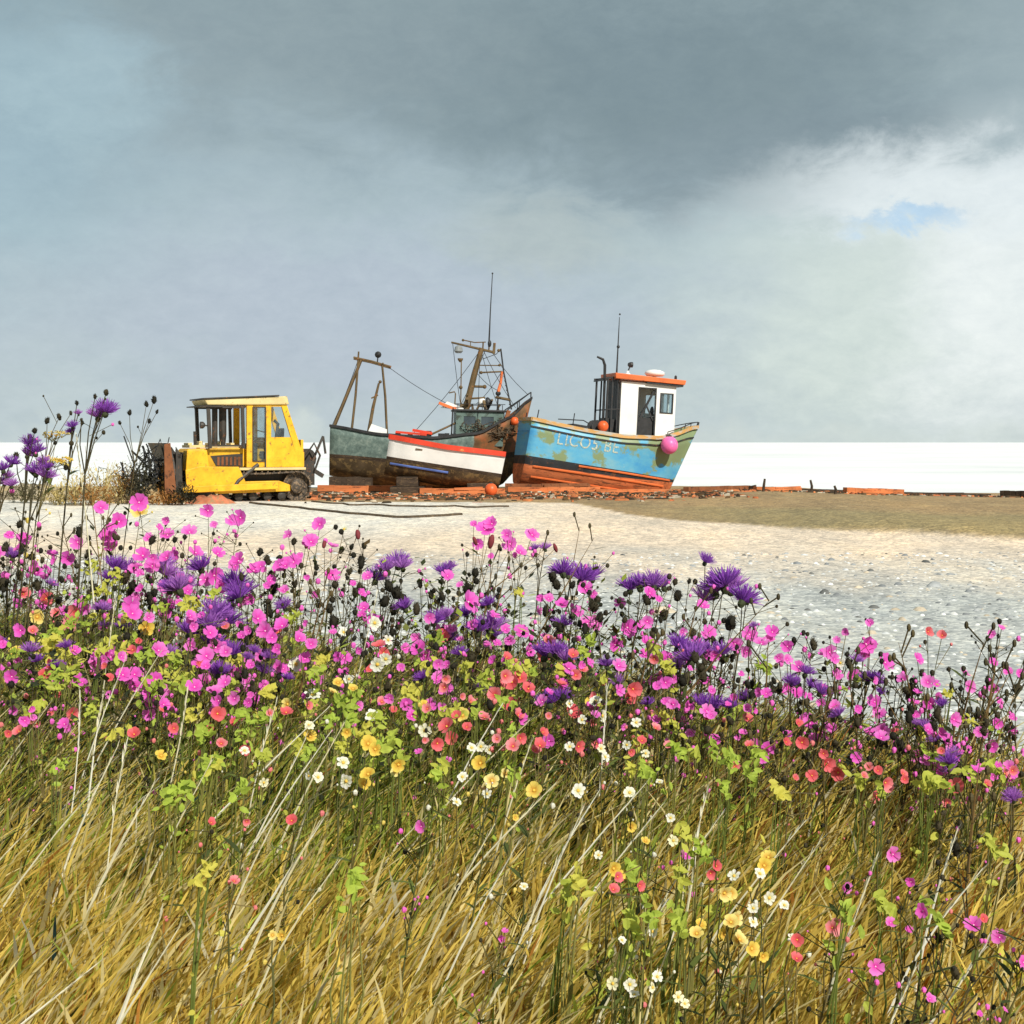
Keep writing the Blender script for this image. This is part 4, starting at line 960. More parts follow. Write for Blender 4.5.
def build_grass():
    d = np.sqrt(rng.uniform(1.9**2, 8.2**2, GN)); u = rng.uniform(-.63, .63, GN); x = u*d; y = d
    keep = np.array([y[i] < edge(x[i]) + .5 + rng.uniform(-.3, .6) for i in range(GN)]); x, y = x[keep], y[keep]; n = len(x)
    z = np.array([H(a, b) for a, b in zip(x, y)]) - .01
    px = CX + x/y*F; pyg = HZ + (ZC-z)/y*F
    clump = np.array([mnoise.noise(Vector((a*2.2, b*2.2, 2.2))) for a, b in zip(x, y)])
    names = list(PAL); hgt = np.zeros(n); C = np.zeros((n, 3))
    for i in range(n):
        pe = pyg[i] - 95*4/y[i] + 14*clump[i]*4
        w = grass_tone(px[i], pe); ws = np.array([max(0, w[k]) for k in names])
        ws[names.index('dark')] *= 1 + 1.4*clump[i]; ws[names.index('gold')] *= 1 - .9*clump[i]; ws = np.maximum(ws, 0)
        k = names[np.searchsorted(np.cumsum(ws)/ws.sum(), rng.random())]
        C[i] = np.array(PAL[k]) * rng.uniform(.75, 1.2)
        hgt[i] = rng.uniform(.14, .36) * (1 - .48*sstep(760, 940, pe)) * (1.12 if k in ('straw', 'cream') else 1) * (1 + .35*clump[i])
    far = np.clip((edge_arr(x) - y)/1.2, .35, 1); hgt *= far
    lean = rng.normal(.40, .30, n)*hgt; leany = rng.normal(-.05, .28, n)*hgt
    wd = rng.uniform(.0022, .0060, n); ang = rng.normal(0, .7, n); wx = np.cos(ang)*wd; wy = np.sin(ang)*wd
    V = np.zeros((n, 7, 3))
    for j, (f, s_) in enumerate(((0, 1), (.42, .9), (.78, .6))):
        for k, sg in ((0, -1), (1, 1)):
            V[:, j*2+k, 0] = x + lean*f**1.9 + sg*wx*s_; V[:, j*2+k, 1] = y + leany*f**1.9 + sg*wy*s_; V[:, j*2+k, 2] = z + hgt*f*(1-.08*f)
    V[:, 6, 0] = x + lean; V[:, 6, 1] = y + leany; V[:, 6, 2] = z + hgt*.92
    b = np.arange(n)[:, None]*7
    quads = np.concatenate([b + np.array([[0, 1, 3, 2]]), b + np.array([[2, 3, 5, 4]])]); tris = b + np.array([[4, 5, 6]])
    Cv = np.repeat(C, 7, 0)
    o = mesh_np('meadow_grass', V.reshape(-1, 3), [quads, tris], None, Cv, attrmat('grass_blades', trans=.5))
    tag(o, 'golden, olive and dark green meadow grass leaning in the wind', 'grass', kind='stuff')
def edge_arr(x): return np.clip(np.where(x > 0, 5.7 - 1.25*x, 5.7 - .6*x), 3.9, 8.0) + .9
build_grass()

def build_under():
    """dark low leaves that fill the bed between the flower stems"""
    n = 60000; d = np.sqrt(rng.uniform(3.5**2, 8.3**2, n)); x = rng.uniform(-.42, .42, n)*d; y = d
    cl = np.array([mnoise.noise(Vector((a*1.9, b*1.9, 7.1))) + .5*mnoise.noise(Vector((a*5, b*5, 1.1))) for a, b in zip(x, y)])
    e = np.array([edge(a) for a in x]); z0 = np.array([H(a, b) for a, b in zip(x, y)])
    py = HZ + (ZC-z0)/y*F
    keep = (y < e + .25 + .9*cl) & (cl > -.08 + .30*np.clip((py-820)/100, 0, 2)); x, y, z0, cl = x[keep], y[keep], z0[keep], cl[keep]; n = len(x)
    z = z0 + rng.uniform(.02, 1, n)**1.3 * (.22 + .62*np.clip(cl+.1, 0, 1)*np.clip((y-2.5)/2, .2, 1))
    s_ = rng.uniform(.010, .028, n); th = rng.uniform(0, 2*PI, n); ph = rng.uniform(-.2, .9, n)
    a = np.stack([np.cos(th)*np.cos(ph), np.sin(th)*np.cos(ph), np.sin(ph)], 1); bb = np.stack([-np.sin(th), np.cos(th), np.zeros(n)], 1)
    P = np.stack([x, y, z], 1); V = np.stack([P, P + a*s_[:, None]*.9 + bb*s_[:, None]*.45, P + a*s_[:, None]*1.9, P + a*s_[:, None]*.9 - bb*s_[:, None]*.45], 1)
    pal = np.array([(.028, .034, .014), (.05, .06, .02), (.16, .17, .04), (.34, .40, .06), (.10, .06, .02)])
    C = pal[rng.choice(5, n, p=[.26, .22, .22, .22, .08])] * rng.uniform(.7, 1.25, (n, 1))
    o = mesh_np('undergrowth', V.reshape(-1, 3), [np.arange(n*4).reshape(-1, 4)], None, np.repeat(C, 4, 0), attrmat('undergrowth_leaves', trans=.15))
    tag(o, 'dark low leaves filling the flower bed between the stems', 'undergrowth', kind='stuff')
build_under()

def build_pebbles():
    n = 13000; d = rng.uniform(4.5, 24, n)**1.0; x = rng.uniform(-.60, .60, n)*d; y = d
    keep = np.array([y[i] > edge(x[i])+.2 for i in range(n)]); x, y = x[keep], y[keep]; n = len(x)
    z = np.array([H(a, b) for a, b in zip(x, y)])
    base = np.array([(1,0,0),(.5,.86,0),(-.5,.86,0),(-1,0,0),(-.5,-.86,0),(.5,-.86,0),(0,0,.75),(.5,.3,.6),(-.5,.3,.6),(0,-.55,.6)], float)
    fc = [(0,1,7),(1,2,8,7),(2,3,8),(3,4,9,8),(4,5,9),(5,0,7,9),(7,8,6),(8,9,6),(9,7,6)]
    s_ = rng.lognormal(-3.75, .45, n); th = rng.uniform(0, 2*PI, n)
    sx = s_*rng.uniform(.8, 1.5, n); sy = s_*rng.uniform(.7, 1.1, n); sz = s_*rng.uniform(.5, .9, n)
    V = base[None]*np.stack([sx, sy, sz], 1)[:, None]; c, s2 = np.cos(th)[:, None], np.sin(th)[:, None]
    X = V[:, :, 0]*c - V[:, :, 1]*s2; Y = V[:, :, 0]*s2 + V[:, :, 1]*c
    V = np.stack([X + x[:, None], Y + y[:, None], V[:, :, 2] + z[:, None] - .004], 2)
    pal = np.array([(.62, .63, .61), (.40, .41, .40), (.25, .26, .26), (.62, .52, .38), (.78, .77, .72), (.14, .14, .13)])
    C = pal[rng.choice(6, n, p=[.27, .22, .12, .17, .16, .06])]*rng.uniform(.8, 1.15, (n, 1))
    b = np.arange(n)[:, None]*10
    o = mesh_np('shingle_pebbles', V.reshape(-1, 3), [b + np.array([[i for i in f]]) for f in fc], None, np.repeat(C, 10, 0), attrmat('pebbles', trans=0, rough=.7))
    tag(o, 'loose grey and cream pebbles of the shingle beach', 'pebbles', kind='stuff')
build_pebbles()
build_scraps()

# ------------------------------------------------------------------ flowers
PM = dict(
    pink=leafy('orchid_pink_petal', (.94, .17, .68), .15, .4, .6, 30, (.93, .27, .70), heart=(.80, .06, .48)),
    coral=leafy('coral_petal', (.86, .17, .19), .25, .3, .6, 30, (.85, .32, .34), heart=(.66, .07, .08)),
    purple=leafy('purple_floret', (.38, .11, .60), .35, .4, .6, 40, (.56, .24, .66)),
    white=leafy('white_petal', (.86, .84, .76), .12, .25, .6, 30, (.88, .82, .55), heart=(.62, .62, .30)),
    yellow=leafy('yellow_petal', (.88, .66, .11), .2, .3, .6, 30, (.86, .76, .30), heart=(.62, .30, .03)),
    lime=leafy('lime_leaf', (.46, .58, .08), .45, .4, .55, 30, (.66, .60, .10)),
    seed=leafy('black_seed_head', (.020, .018, .011), .4, 0, .8, 60, (.05, .04, .02)),
    calyx=leafy('dark_calyx', (.05, .06, .025), .4, 0, .7, 50),
    stem=leafy('olive_stem', (.10, .10, .03), .4, 0, .7, 12, (.16, .12, .04)),
    darkstem=leafy('dark_stem', (.065, .055, .026), .4, 0, .7, 12, (.10, .075, .03)),
    brownstem=leafy('dead_brown_stem', (.17, .10, .035), .4, 0, .8, 12, (.22, .14, .05)),
    straw=leafy('pale_straw', (.82, .76, .52), .2, .1, .7, 15, (.88, .86, .74)),
    pinkbud=leafy('pink_bud', (.93, .17, .62), .2, .2, .6, 60), coralbud=leafy('coral_bud', (.85, .24, .24), .2, .2, .6, 60), whitebud=leafy('white_bud', (.82, .80, .66), .2, .2, .6, 60), yellowbud=leafy('yellow_bud', (.80, .62, .14), .2, .2, .6, 60),
    limestem=leafy('green_stem', (.16, .20, .04), .4, .1, .7, 12, (.24, .22, .06)),
    leaf=leafy('plant_leaf', (.07, .09, .025), .4, .25, .6, 20, (.14, .17, .035)),
    redbud=leafy('dark_red_bud', (.22, .04, .045), .4, 0, .7, 40),
    eye=leafy('flower_eye', (.80, .50, .08), .3, 0, .7, 60),
    redeye=leafy('pale_pink_eye', (.92, .55, .70), .3, 0, .7, 60),
)
def petals(n, l, w, cup, notch=0, seed=0, rows=3):
    """n petals radiating in xy, unit radius l, rising by cup"""
    r_ = random.Random(seed); m_ = MB()
    for k in range(n):
        a = 2*PI*k/n + r_.uniform(-.16, .16); L = l*r_.uniform(.82, 1.12); ww = w*r_.uniform(.85, 1.15); cu = cup*r_.uniform(.6, 1.4)
        ca, sa = math.cos(a), math.sin(a); prof = [(.06, .20), (.36, .62), (.74, 1.0), (.96, .66)]; vs = []
        for i, (t, s_) in enumerate(prof):
            zc_ = cu*t**1.6*(1.25 - .5*t) + (k % 2)*.012
            for q_ in (-1, 0, 1):
                rr3 = L*t*(1 - (.07 if abs(q_) else -.02 - notch*(-1 if i == 3 else 0))); yy = q_*ww*s_*.5
                vs.append((rr3*ca - yy*sa, rr3*sa + yy*ca, zc_ + (.20*ww*s_ if q_ else 0)))
        fs = []
        for i in range(3):
            for q_ in (0, 1): fs.append((i*3+q_, i*3+q_+1, i*3+q_+4, i*3+q_+3))
        m_.add(vs, fs, 0)
    return m_
BL = {k: [] for k in ('pink', 'coral', 'purple', 'white', 'yellow', 'seed', 'redbud', 'umbel')}
for v in range(5):
    m_ = petals(5 + v % 2, .52, (.46, .40)[v % 2], .22, .12, v); m_.ball((0, 0, .035), (.05, .05, .04), 8, 4, 1); BL['pink'].append(m_.mesh('pink_bloom', [PM['pink'], PM['redeye']], True))
    m_ = petals(5, .5, .50, .30, .05, 20+v); m_.ball((0, 0, .05), (.06, .06, .05), 8, 4, 1); BL['coral'].append(m_.mesh('coral_bloom', [PM['coral'], PM['eye']], True))
    m_ = petals(7 + v % 3, .5, .32, .10, 0, 40+v); m_.ball((0, 0, .05), (.12, .12, .07), 8, 4, 1); BL['white'].append(m_.mesh('white_bloom', [PM['white'], PM['eye']], True))
    m_ = petals(5, .5, .46, .22, 0, 60+v); m_.ball((0, 0, .05), (.10, .10, .07), 8, 4, 1); BL['yellow'].append(m_.mesh('yellow_bloom', [PM['yellow'], PM['eye']], True))
    r_ = random.Random(80+v); m_ = MB()                # brush of thin florets above a scaly calyx
    for k in range(190):
        a = r_.uniform(0, 2*PI); t = r_.random()**.6*1.2; L = r_.uniform(.34, .62); dr = Vector((math.sin(t)*math.cos(a), math.sin(t)*math.sin(a), math.cos(t)))
        p0 = Vector((dr.x*.08, dr.y*.08, .0)); p1 = p0 + dr*L*.6; p2 = p0 + dr*L + Vector((r_.uniform(-.05, .05), r_.uniform(-.05, .05), r_.uniform(-.02, .04)))
        sv = dr.cross(Vector((r_.uniform(-1, 1), r_.uniform(-1, 1), .3))).normalized()*.014
        m_.add([p0-sv*.6, p0+sv*.6, p1+sv, p1-sv, p2+sv*.7, p2-sv*.7], [(0, 1, 2, 3), (3, 2, 4, 5)], 0)
    m_.ball((0, 0, -.08), (.13, .13, .15), 8, 6, 1, .08); BL['purple'].append(m_.mesh('purple_tuft', [PM['purple'], PM['calyx']]))
    m_ = MB(); m_.ball((0, 0, 0), (.34, .34, .42), 9, 6, 0, .16)
    for k in range(60):
        a = r_.uniform(0, 2*PI); t = r_.uniform(-.6, 1.4); dr = Vector((math.cos(t)*math.cos(a), math.cos(t)*math.sin(a), math.sin(t))); s2 = dr.orthogonal().normalized()*.045
        m_.add([dr*.3-s2, dr*.3+s2, dr*r_.uniform(.46, .62) + Vector((0, 0, .06))], [(0, 1, 2)], 0)
    BL['seed'].append(m_.mesh('seed_head', [PM['seed']], True))
    m_ = MB(); m_.ball((0, 0, 0), (.30, .30, .5), 8, 6, 0, .06); BL['redbud'].append(m_.mesh('red_bud', [PM['redbud']], True))
    m_ = MB()
    for k in range(46):
        a = r_.uniform(0, 2*PI); q_ = math.sqrt(r_.random())*.5; m_.ball((q_*math.cos(a), q_*math.sin(a), r_.uniform(-.03, .05)), r_.uniform(.03, .055), 5, 4, 0)
    for k in range(8):
        a = 2*PI*k/8; m_.tube([(0, 0, -.35), (.35*math.cos(a), .35*math.sin(a), -.02)], .012, 4, 1)
    BL['umbel'].append(m_.mesh('umbel', [PM['yellow'], PM['stem']]))
PART = dict(pink='flower_head', coral='flower_head', purple='flower_tuft', white='flower_head', yellow='flower_head', seed='seed_head', redbud='bud', umbel='flower_umbel')

def lanceolate(m_, p0, dirv, L, w, droop=.25, mi=0):
    d = Vector(dirv).normalized(); s_ = d.cross(Vector((0, 0, 1)));
    if s_.length < 1e-4: s_ = Vector((1, 0, 0))
    s_.normalize(); vs = []
    for t, q_ in ((0, .15), (.3, .9), (.62, .8), (1, .05)):
        c = Vector(p0) + d*L*t - Vector((0, 0, droop*L*t*t)); vs += [c - s_*w*.5*q_, c + s_*w*.5*q_]
    m_.add(vs, [(0, 1, 3, 2), (2, 3, 5, 4), (4, 5, 7, 6)], mi)

REG = []                                              # every plant, for its label
def finish(e, kindkey, px, py, d, size, n): REG.append((e, kindkey, px, py, d, size, n))

def depth(px, py, h=None):
    if h is None: h = interp([(480, .95), (520, .72), (560, .60), (640, .46), (720, .40), (800, .37), (900, .34), (1010, .30)], py)
    d = (1.1-h)*F/max(20, py-HZ); x = (px-CX)/F*d
    d = max(1.95, min(d, edge((px-CX)/F*min(d, 6))+.8)); return d

def flower_plant(name, kind, blobs, stemmat='stem', d=None, buds=5, leaves=5, seeds=2, tuftscale=1, rnd=None, minor=True):
    """blobs: (px, py, size px) of the heads of one plant"""
    bx = sum(b[0] for b in blobs)/len(blobs); by = sum(b[1] for b in blobs)/len(blobs)
    d = d or depth(bx, by) * random.uniform(.95, 1.05)
    head = [(at(px, py, d) + Vector((0, random.uniform(-.06, .06), 0)), s*d/F, kk) for px, py, s, kk in blobs]
    hmin = min(p.z for p, _, _ in head); cx = sum(p.x for p, _, _ in head)/len(head)
    base = Vector((cx - .10*(hmin-H(cx, d)) + random.uniform(-.03, .03), d, 0)); base.z = H(base.x, d) - .01
    e = empty(name, base); stm = MB(); lf = MB(); sp_ = [];
    zl = hmin - base.z; mq = sum((p - base for p, _, _ in head), Vector())/len(head); fr = random.uniform(.5, .72) if zl < .85 else random.uniform(.78, .88)
    hub = Vector((mq.x*fr*.8 + random.uniform(-.02, .02), mq.y*.5, max(.05, zl*fr))); r0 = (.0021 if kind != 'purple' else .0030)*(.7+.06*d)
    stm.tube([(0, 0, 0), Vector((hub.x*.35, hub.y*.3, hub.z*.5)), hub], [r0*1.25, r0*1.1, r0], 5)
    for i, (p, s, kk) in enumerate(head):
        q_ = p - base; neck = q_ - Vector((0, 0, .05*s)); m1 = hub.lerp(neck, .5) + Vector((random.uniform(-.012, .012), 0, random.uniform(.0, .02)))
        stm.tube([hub, m1, neck], [r0*.85, r0*.7, r0*.5], 5); sp_.append((hub*.55, hub)); sp_.append((hub.lerp(m1, .5), neck))
    stm.build('stem', PM[stemmat], e)
    for k in range(leaves):
        mid, nk = random.choice(sp_); t = random.uniform(.0, .95); p0 = (Vector((0, 0, 0)).lerp(mid, t*2) if t < .5 else mid.lerp(nk, t*2-1)); a = random.uniform(0, 2*PI)
        lanceolate(lf, p0, (math.cos(a), math.sin(a), random.uniform(.3, 1.0)), random.uniform(.05, .11)*min(1, .25+.15*d), random.uniform(.012, .024)*min(1, .25+.15*d))
    if leaves: lf.build('leaves', PM['leaf'], e)
    for p, s, kk in head:
        o = bpy.data.objects.new(PART[kk], random.choice(BL[kk])); COL.objects.link(o); o.parent = e; o.location = p - base
        if kk in ('purple', 'umbel'):
            o.scale = (s*1.3, s*1.3, s*1.3); o.location.z -= s*.3; o.rotation_euler = (random.uniform(-.1, .35), random.uniform(-.1, .5), random.uniform(0, 6))
        elif kk in ('seed', 'redbud'):
            kq = s*random.uniform(.72, 1.0); o.scale = (kq, kq, kq*random.uniform(.9, 1.5)); o.rotation_euler = (random.uniform(-.3, .3), random.uniform(-.4, .4), random.uniform(0, 6))
        else:
            o.scale = (s*1.24,)*3; nv = Vector((random.gauss(.1, .45), -1 + random.gauss(0, .3), random.uniform(-.1, 1.3)))
            o.rotation_euler = (nv.to_track_quat('Z', 'Y') @ Matrix.Rotation(random.uniform(0, 6), 3, 'Z').to_quaternion()).to_euler()
    if buds:                                            # small buds and seeds on thin side shoots
        b = MB(); tw = MB()
        for k in range(buds):
            mid, nk = random.choice(sp_); p0 = mid.lerp(nk, random.uniform(.2, .9)); p1 = p0 + Vector((max(-.11, min(.11, random.gauss(0, .06))), max(-.1, min(.1, random.gauss(0, .05))), random.uniform(-.01, .11)))*min(1, d/5)
            s = random.choice((.0035, .004, .005, .006, .008, .010))*min(1.1, d/5.5); b.ball(p1, (s, s, s*1.2), 6, 5, 0 if random.random() > seeds/ max(1, (seeds+3)) else 1, .1); b.tube([p0, p1], .0012, 3, 2)
        pm = PM.get(kind + 'bud', PM['pinkbud'])
        b.build('bud_sprays', [pm, PM['seed'], PM[stemmat]], e)
    finish(e, kind, bx, by, d, max(b[2] for b in blobs), len(blobs)); return e

def cluster(bl, dx, dy, nmax):
    bl = sorted(bl, key=lambda b: b[0]); used = [False]*len(bl); out = []
    for i, b in enumerate(bl):
        if used[i]: continue
        g = [b]; used[i] = True
        for j in range(i+1, len(bl)):
            if not used[j] and len(g) < nmax and abs(bl[j][0]-b[0]) < dx and abs(bl[j][1]-b[1]) < dy: g.append(bl[j]); used[j] = True
        out.append(g)
    return out

PINK = [(102,508,12),(137,503,16),(118,522,15),(112,527,8),(105,537,15),(115,538,10),(109,547,13),(75,543,13),(48,556,11),(20,540,13),(19,549,10),(7,536,9),(30,566,8),(49,567,6),(1,577,8),(140,557,16),(150,567,14),(141,573,8),(166,536,13),(192,532,14),(147,539,10),(158,528,7),(165,521,8),(196,553,14),(144,588,9),(140,595,8),(168,586,14),(175,590,12),(185,592,10),(81,604,14),(128,607,15),(134,613,14),(102,604,8),(165,606,14),(163,614,14),(160,650,16),(95,666,15),(128,672,14),(134,675,13),(155,680,14),(160,690,15),(169,691,12),(195,687,15),(148,697,16),(144,620,10),(140,650,8),(117,647,8),(192,645,12),(207,511,13),(240,518,14),(232,521,11),(214,525,7),(281,566,13),(294,562,13),(287,565,10),(319,525,13),(289,536,11),(311,542,14),(305,544,8),(330,548,12),(220,553,12),(240,561,16),(234,566,12),(215,575,16),(205,580,12),(252,572,14),(262,566,10),(332,577,14),(300,556,7),(305,579,6),(248,600,10),(256,620,16),(267,630,16),(280,628,15),(272,635,12),(247,632,9),(240,637,8),(300,638,12),(215,648,16),(207,656,15),(222,655,12),(232,673,13),(248,667,9),(218,690,15),(205,682,15),(223,697,12),(262,656,14),(276,650,10),(345,657,12),(346,671,9),(283,669,10),(485,530,16),(492,524,13),(478,543,10),(474,524,7),(507,535,10),(532,536,13),(510,545,13),(520,552,12),(491,556,6),(448,575,11),(468,602,20),(460,586,7),(443,632,16),(473,625,10),(521,632,14),(538,612,9),(505,632,10),(562,605,13),(585,588,13),(592,594,10),(577,614,12),(587,624,15),(594,622,13),(420,648,16),(424,658,13),(405,648,10),(415,640,10),(487,643,7),(517,663,8),(619,603,11),(649,593,12),(657,598,7),(628,629,16),(614,643,13),(640,624,10),(648,623,12),(648,645,13),(650,658,9),(666,660,15),(702,606,12),(711,635,13),(698,643,10),(736,645,13),(744,649,11),(752,637,14),(760,643,14),(773,633,13),(770,640,9),(785,658,9),(798,667,12),(655,678,14),(667,685,12),(705,655,6),(708,683,9),(692,672,6),(743,676,6),(795,692,12),(762,694,9),(870,623,8),(849,633,8),(862,642,17),(868,646,14),(826,650,13),(831,657,9),(840,642,7),(885,663,16),(853,672,9),(916,659,12),(925,681,12),(932,695,11),(937,685,7),(911,689,8),(969,676,11),(987,632,8),(1008,631,7),(880,706,12),(885,718,12),(881,729,13),(883,740,13),(915,715,9),(855,707,8),(833,705,11),(948,716,13),(943,736,13),(950,742,11),(915,754,13),(924,760,12),(936,767,14),(839,678,7),(1010,673,10),(1016,672,8),(894,741,8),(993,698,7),(1016,720,8),(959,750,6),(549,741,12),(420,749,7),(447,763,8),(420,832,11),(675,707,11),(707,712,13),(683,724,11),(689,731,9),(713,738,10),(655,717,8),(742,732,8),(765,745,12),(760,755,10),(785,732,8),(65,724,11),(60,732,9),(145,705,14),(155,708,14),(150,714,12),(170,738,8),(896,858,14),(903,873,9),(920,907,13),(892,925,10),(913,935,7),(877,969,15),(980,932,16),(1008,946,14),(1012,951,12),(926,994,10),(1019,922,12),(850,893,11),(505,932,6),(502,942,7),(684,853,11),(966,998,6),(1000,1005,6),(505,660,7)]
CORAL = [(75,615,15),(70,624,14),(42,600,12),(24,594,11),(38,629,9),(47,668,13),(43,675,11),(57,695,8),(68,716,12),(378,648,13),(384,652,10),(370,668,8),(440,638,13),(505,675,13),(512,684,16),(520,680,12),(528,688,12),(495,692,13),(560,682,10),(575,674,11),(582,669,10),(573,655,10),(445,682,8),(548,640,12),(545,655,13),(555,648,10),(633,690,14),(628,695,12),(606,685,9),(830,768,14),(838,772,13),(926,631,9),(945,637,9),(965,793,15),(884,782,13),(905,776,8),(979,779,8),(1013,780,12),(1017,774,9),(940,797,8),(446,732,16),(438,740,12),(452,738,12),(512,708,13),(518,713,11),(484,721,11),(542,728,9),(513,744,12),(520,740,10),(540,749,12),(535,756,10),(572,716,15),(577,742,11),(470,705,10),(593,725,8),(135,734,12),(35,718,11),(30,727,9),(215,716,14),(234,722,8),(222,743,10),(247,748,10),(287,712,12),(252,814,7),(240,872,9),(215,818,8),(295,815,10),(807,748,12),(811,775,11),(716,866,10),(708,868,9),(832,925,15),(826,918,11),(974,910,8),(612,886,10),(619,884,10),(640,888,9),(800,945,12),(797,960,11),(640,737,9),(497,738,8),(655,660,9),(800,725,8),(870,790,9)]
PURPLE = [(120,560,18),(130,563,16),(112,572,13),(163,558,18),(170,567,18),(175,582,22),(187,578,18),(166,584,16),(192,624,20),(203,618,18),(214,606,22),(226,612,24),(212,616,20),(10,552,14),(232,578,22),(242,584,22),(236,592,18),(203,560,18),(210,640,20),(236,645,17),(222,664,18),(216,668,14),(376,572,17),(388,562,17),(398,557,18),(404,560,14),(256,645,9),(444,566,14),(450,563,10),(435,613,16),(446,610,14),(478,622,18),(490,620,22),(494,630,16),(488,600,12),(535,545,9),(545,543,9),(562,564,18),(568,570,12),(582,572,22),(592,570,18),(545,650,20),(556,646,18),(566,652,16),(550,698,18),(562,694,16),(562,620,14),(630,581,18),(640,578,18),(652,576,20),(662,578,16),(707,557,13),(704,592,18),(714,582,22),(722,574,26),(732,580,24),(740,590,22),(748,594,16),(678,640,18),(688,648,22),(696,644,18),(680,660,16),(713,650,18),(722,646,16),(606,657,13),(704,700,18),(716,702,18),(728,699,14),(745,696,13),(795,680,13),(753,622,8),(856,656,10),(866,674,13),(878,676,11),(932,734,11),(950,758,15),(960,756,14),(956,770,13),(1006,788,14),(1016,794,13),(877,686,8),(800,684,9)]
SEED = [(16,525,10),(75,533,11),(32,557,11),(90,552,10),(91,562,9),(8,582,16),(16,578,11),(60,600,11),(125,578,15),(134,586,14),(128,594,12),(95,590,13),(88,594,10),(150,600,14),(156,592,10),(174,540,9),(78,566,7),(60,580,9),(150,541,12),(47,548,6),(24,550,8),(114,537,7),(182,538,7),(258,553,12),(266,560,12),(270,578,13),(272,590,12),(270,600,9),(330,608,13),(335,620,12),(332,600,9),(363,561,11),(364,546,8),(357,591,12),(365,588,8),(348,573,8),(390,585,14),(397,592,15),(386,600,14),(402,600,12),(394,610,12),(335,585,10),(293,542,10),(297,583,8),(350,548,7),(475,574,10),(476,582,10),(466,590,12),(470,588,9),(453,618,11),(416,610,11),(420,585,8),(431,595,7),(438,602,7),(474,637,13),(456,635,9),(403,618,10),(467,555,6),(436,647,9),(478,651,9),(553,578,14),(557,586,12),(572,584,11),(546,612,13),(552,618,10),(560,628,14),(556,634,11),(593,605,14),(598,600,10),(585,630,9),(508,640,6),(674,581,9),(679,597,15),(664,615,14),(659,618,9),(653,592,11),(648,602,11),(690,582,6),(729,622,14),(734,627,12),(737,652,11),(732,657,9),(725,663,11),(672,674,13),(680,678,12),(688,680,12),(697,660,13),(701,668,12),(704,677,12),(654,637,9),(653,652,9),(692,632,10),(707,624,8),(775,682,7),(751,688,10),(641,683,7),(626,622,9),(895,678,9),(908,672,9),(910,688,12),(906,694,9),(903,713,11),(909,708,9),(933,710,11),(936,715,10),(981,720,10),(979,728,10),(983,678,11),(1018,688,13),(966,776,11),(891,734,12),(900,746,12),(875,738,12),(920,684,8),(963,690,9),(984,637,7),(960,752,7),(1018,740,10),(933,822,10),(960,853,13),(965,846,10),(945,932,13),(940,940,11),(968,988,12),(975,982,9),(955,820,9),(784,748,9),(786,782,9),(848,655,7),(1000,637,6),(815,745,8)]
WHITE = [(343,530,9),(376,621,12),(345,631,10),(388,640,9),(379,662,13),(387,657,11),(295,665,13),(315,692,14),(347,682,9),(424,734,12),(472,744,9),(481,747,10),(490,746,8),(487,794,9),(463,773,9),(457,798,9),(569,743,9),(577,785,12),(583,723,9),(597,706,12),(602,716,12),(570,707,7),(345,784,13),(317,779,10),(342,765,12),(312,771,8),(240,756,9),(262,785,9),(374,713,13),(310,724,9),(636,722,9),(625,740,8),(645,752,8),(628,788,11),(662,788,7),(668,812,8),(732,872,11),(762,878,11),(675,845,10),(748,898,9),(748,912,9),(772,903,12),(780,898,9),(785,925,9),(622,941,8),(656,944,10),(610,968,11),(628,976,11),(632,984,9),(650,977,9),(658,980,10),(680,1003,10),(686,1008,9),(180,640,11),(184,636,9),(606,760,9),(600,745,8),(842,664,8),(524,880,8),(600,862,8)]
YELLOW = [(35,618,13),(146,628,13),(12,655,12),(60,648,10),(138,513,17),(335,687,10),(332,693,9),(355,686,9),(270,713,11),(290,702,11),(367,746,14),(374,752,12),(371,768,13),(366,780,11),(312,733,12),(348,730,9),(160,757,10),(480,766,14),(492,775,13),(462,717,13),(455,722,11),(534,792,14),(515,818,6),(629,821,9),(645,841,8),(758,856,13),(768,858,14),(724,893,13),(732,896,11),(728,917,13),(737,920,12),(727,938,13),(733,930,10),(745,953,15),(755,957,14),(761,953,10),(613,868,13),(618,872,10),(695,930,12),(704,935,11),(400,760,12),(395,775,10),(425,702,8),(505,775,9),(280,940,9),(272,936,8),(590,700,9)]
LIME = [(116,578,14,24),(103,590,10,12),(102,617,24,16),(92,565,9,11),(50,648,28,22),(65,657,26,18),(58,677,20,18),(69,677,12,16),(98,651,13,11),(122,655,11,14),(145,655,11,13),(193,605,20,16),(214,594,9,9),(112,640,9,10),(250,727,30,26),(262,757,18,14),(205,730,18,20),(390,740,20,14),(178,792,30,22),(190,715,14,12),(38,708,10,8),(518,593,11,10),(508,659,10,9),(520,670,18,16),(427,668,14,11),(483,682,20,18),(412,692,16,18),(533,672,9,9),(590,640,10,10),(583,650,12,12),(420,712,20,12),(440,768,14,8),(578,880,18,16),(566,888,14,10),(744,711,10,9),(695,752,8,8),(750,773,16,12),(685,836,18,14),(678,875,12,11),(703,850,22,18),(632,870,16,14),(632,923,18,16),(680,925,14,13),(650,912,16,14),(946,691,7,6),(993,768,13,12),(926,788,16,10),(941,781,7,6),(882,792,14,12),(990,727,7,6),(993,845,17,20),(884,905,10,9),(936,918,11,12),(846,912,13,11),(1015,970,10,9),(240,790,20,16),(300,745,24,18),(215,760,20,16),(340,700,24,14),(560,670,12,10),(730,760,10,8),(205,872,18,20),(355,880,14,24),(600,700,14,10),(85,600,12,10),(130,640,12,12),(150,680,12,14),(175,660,12,12)]

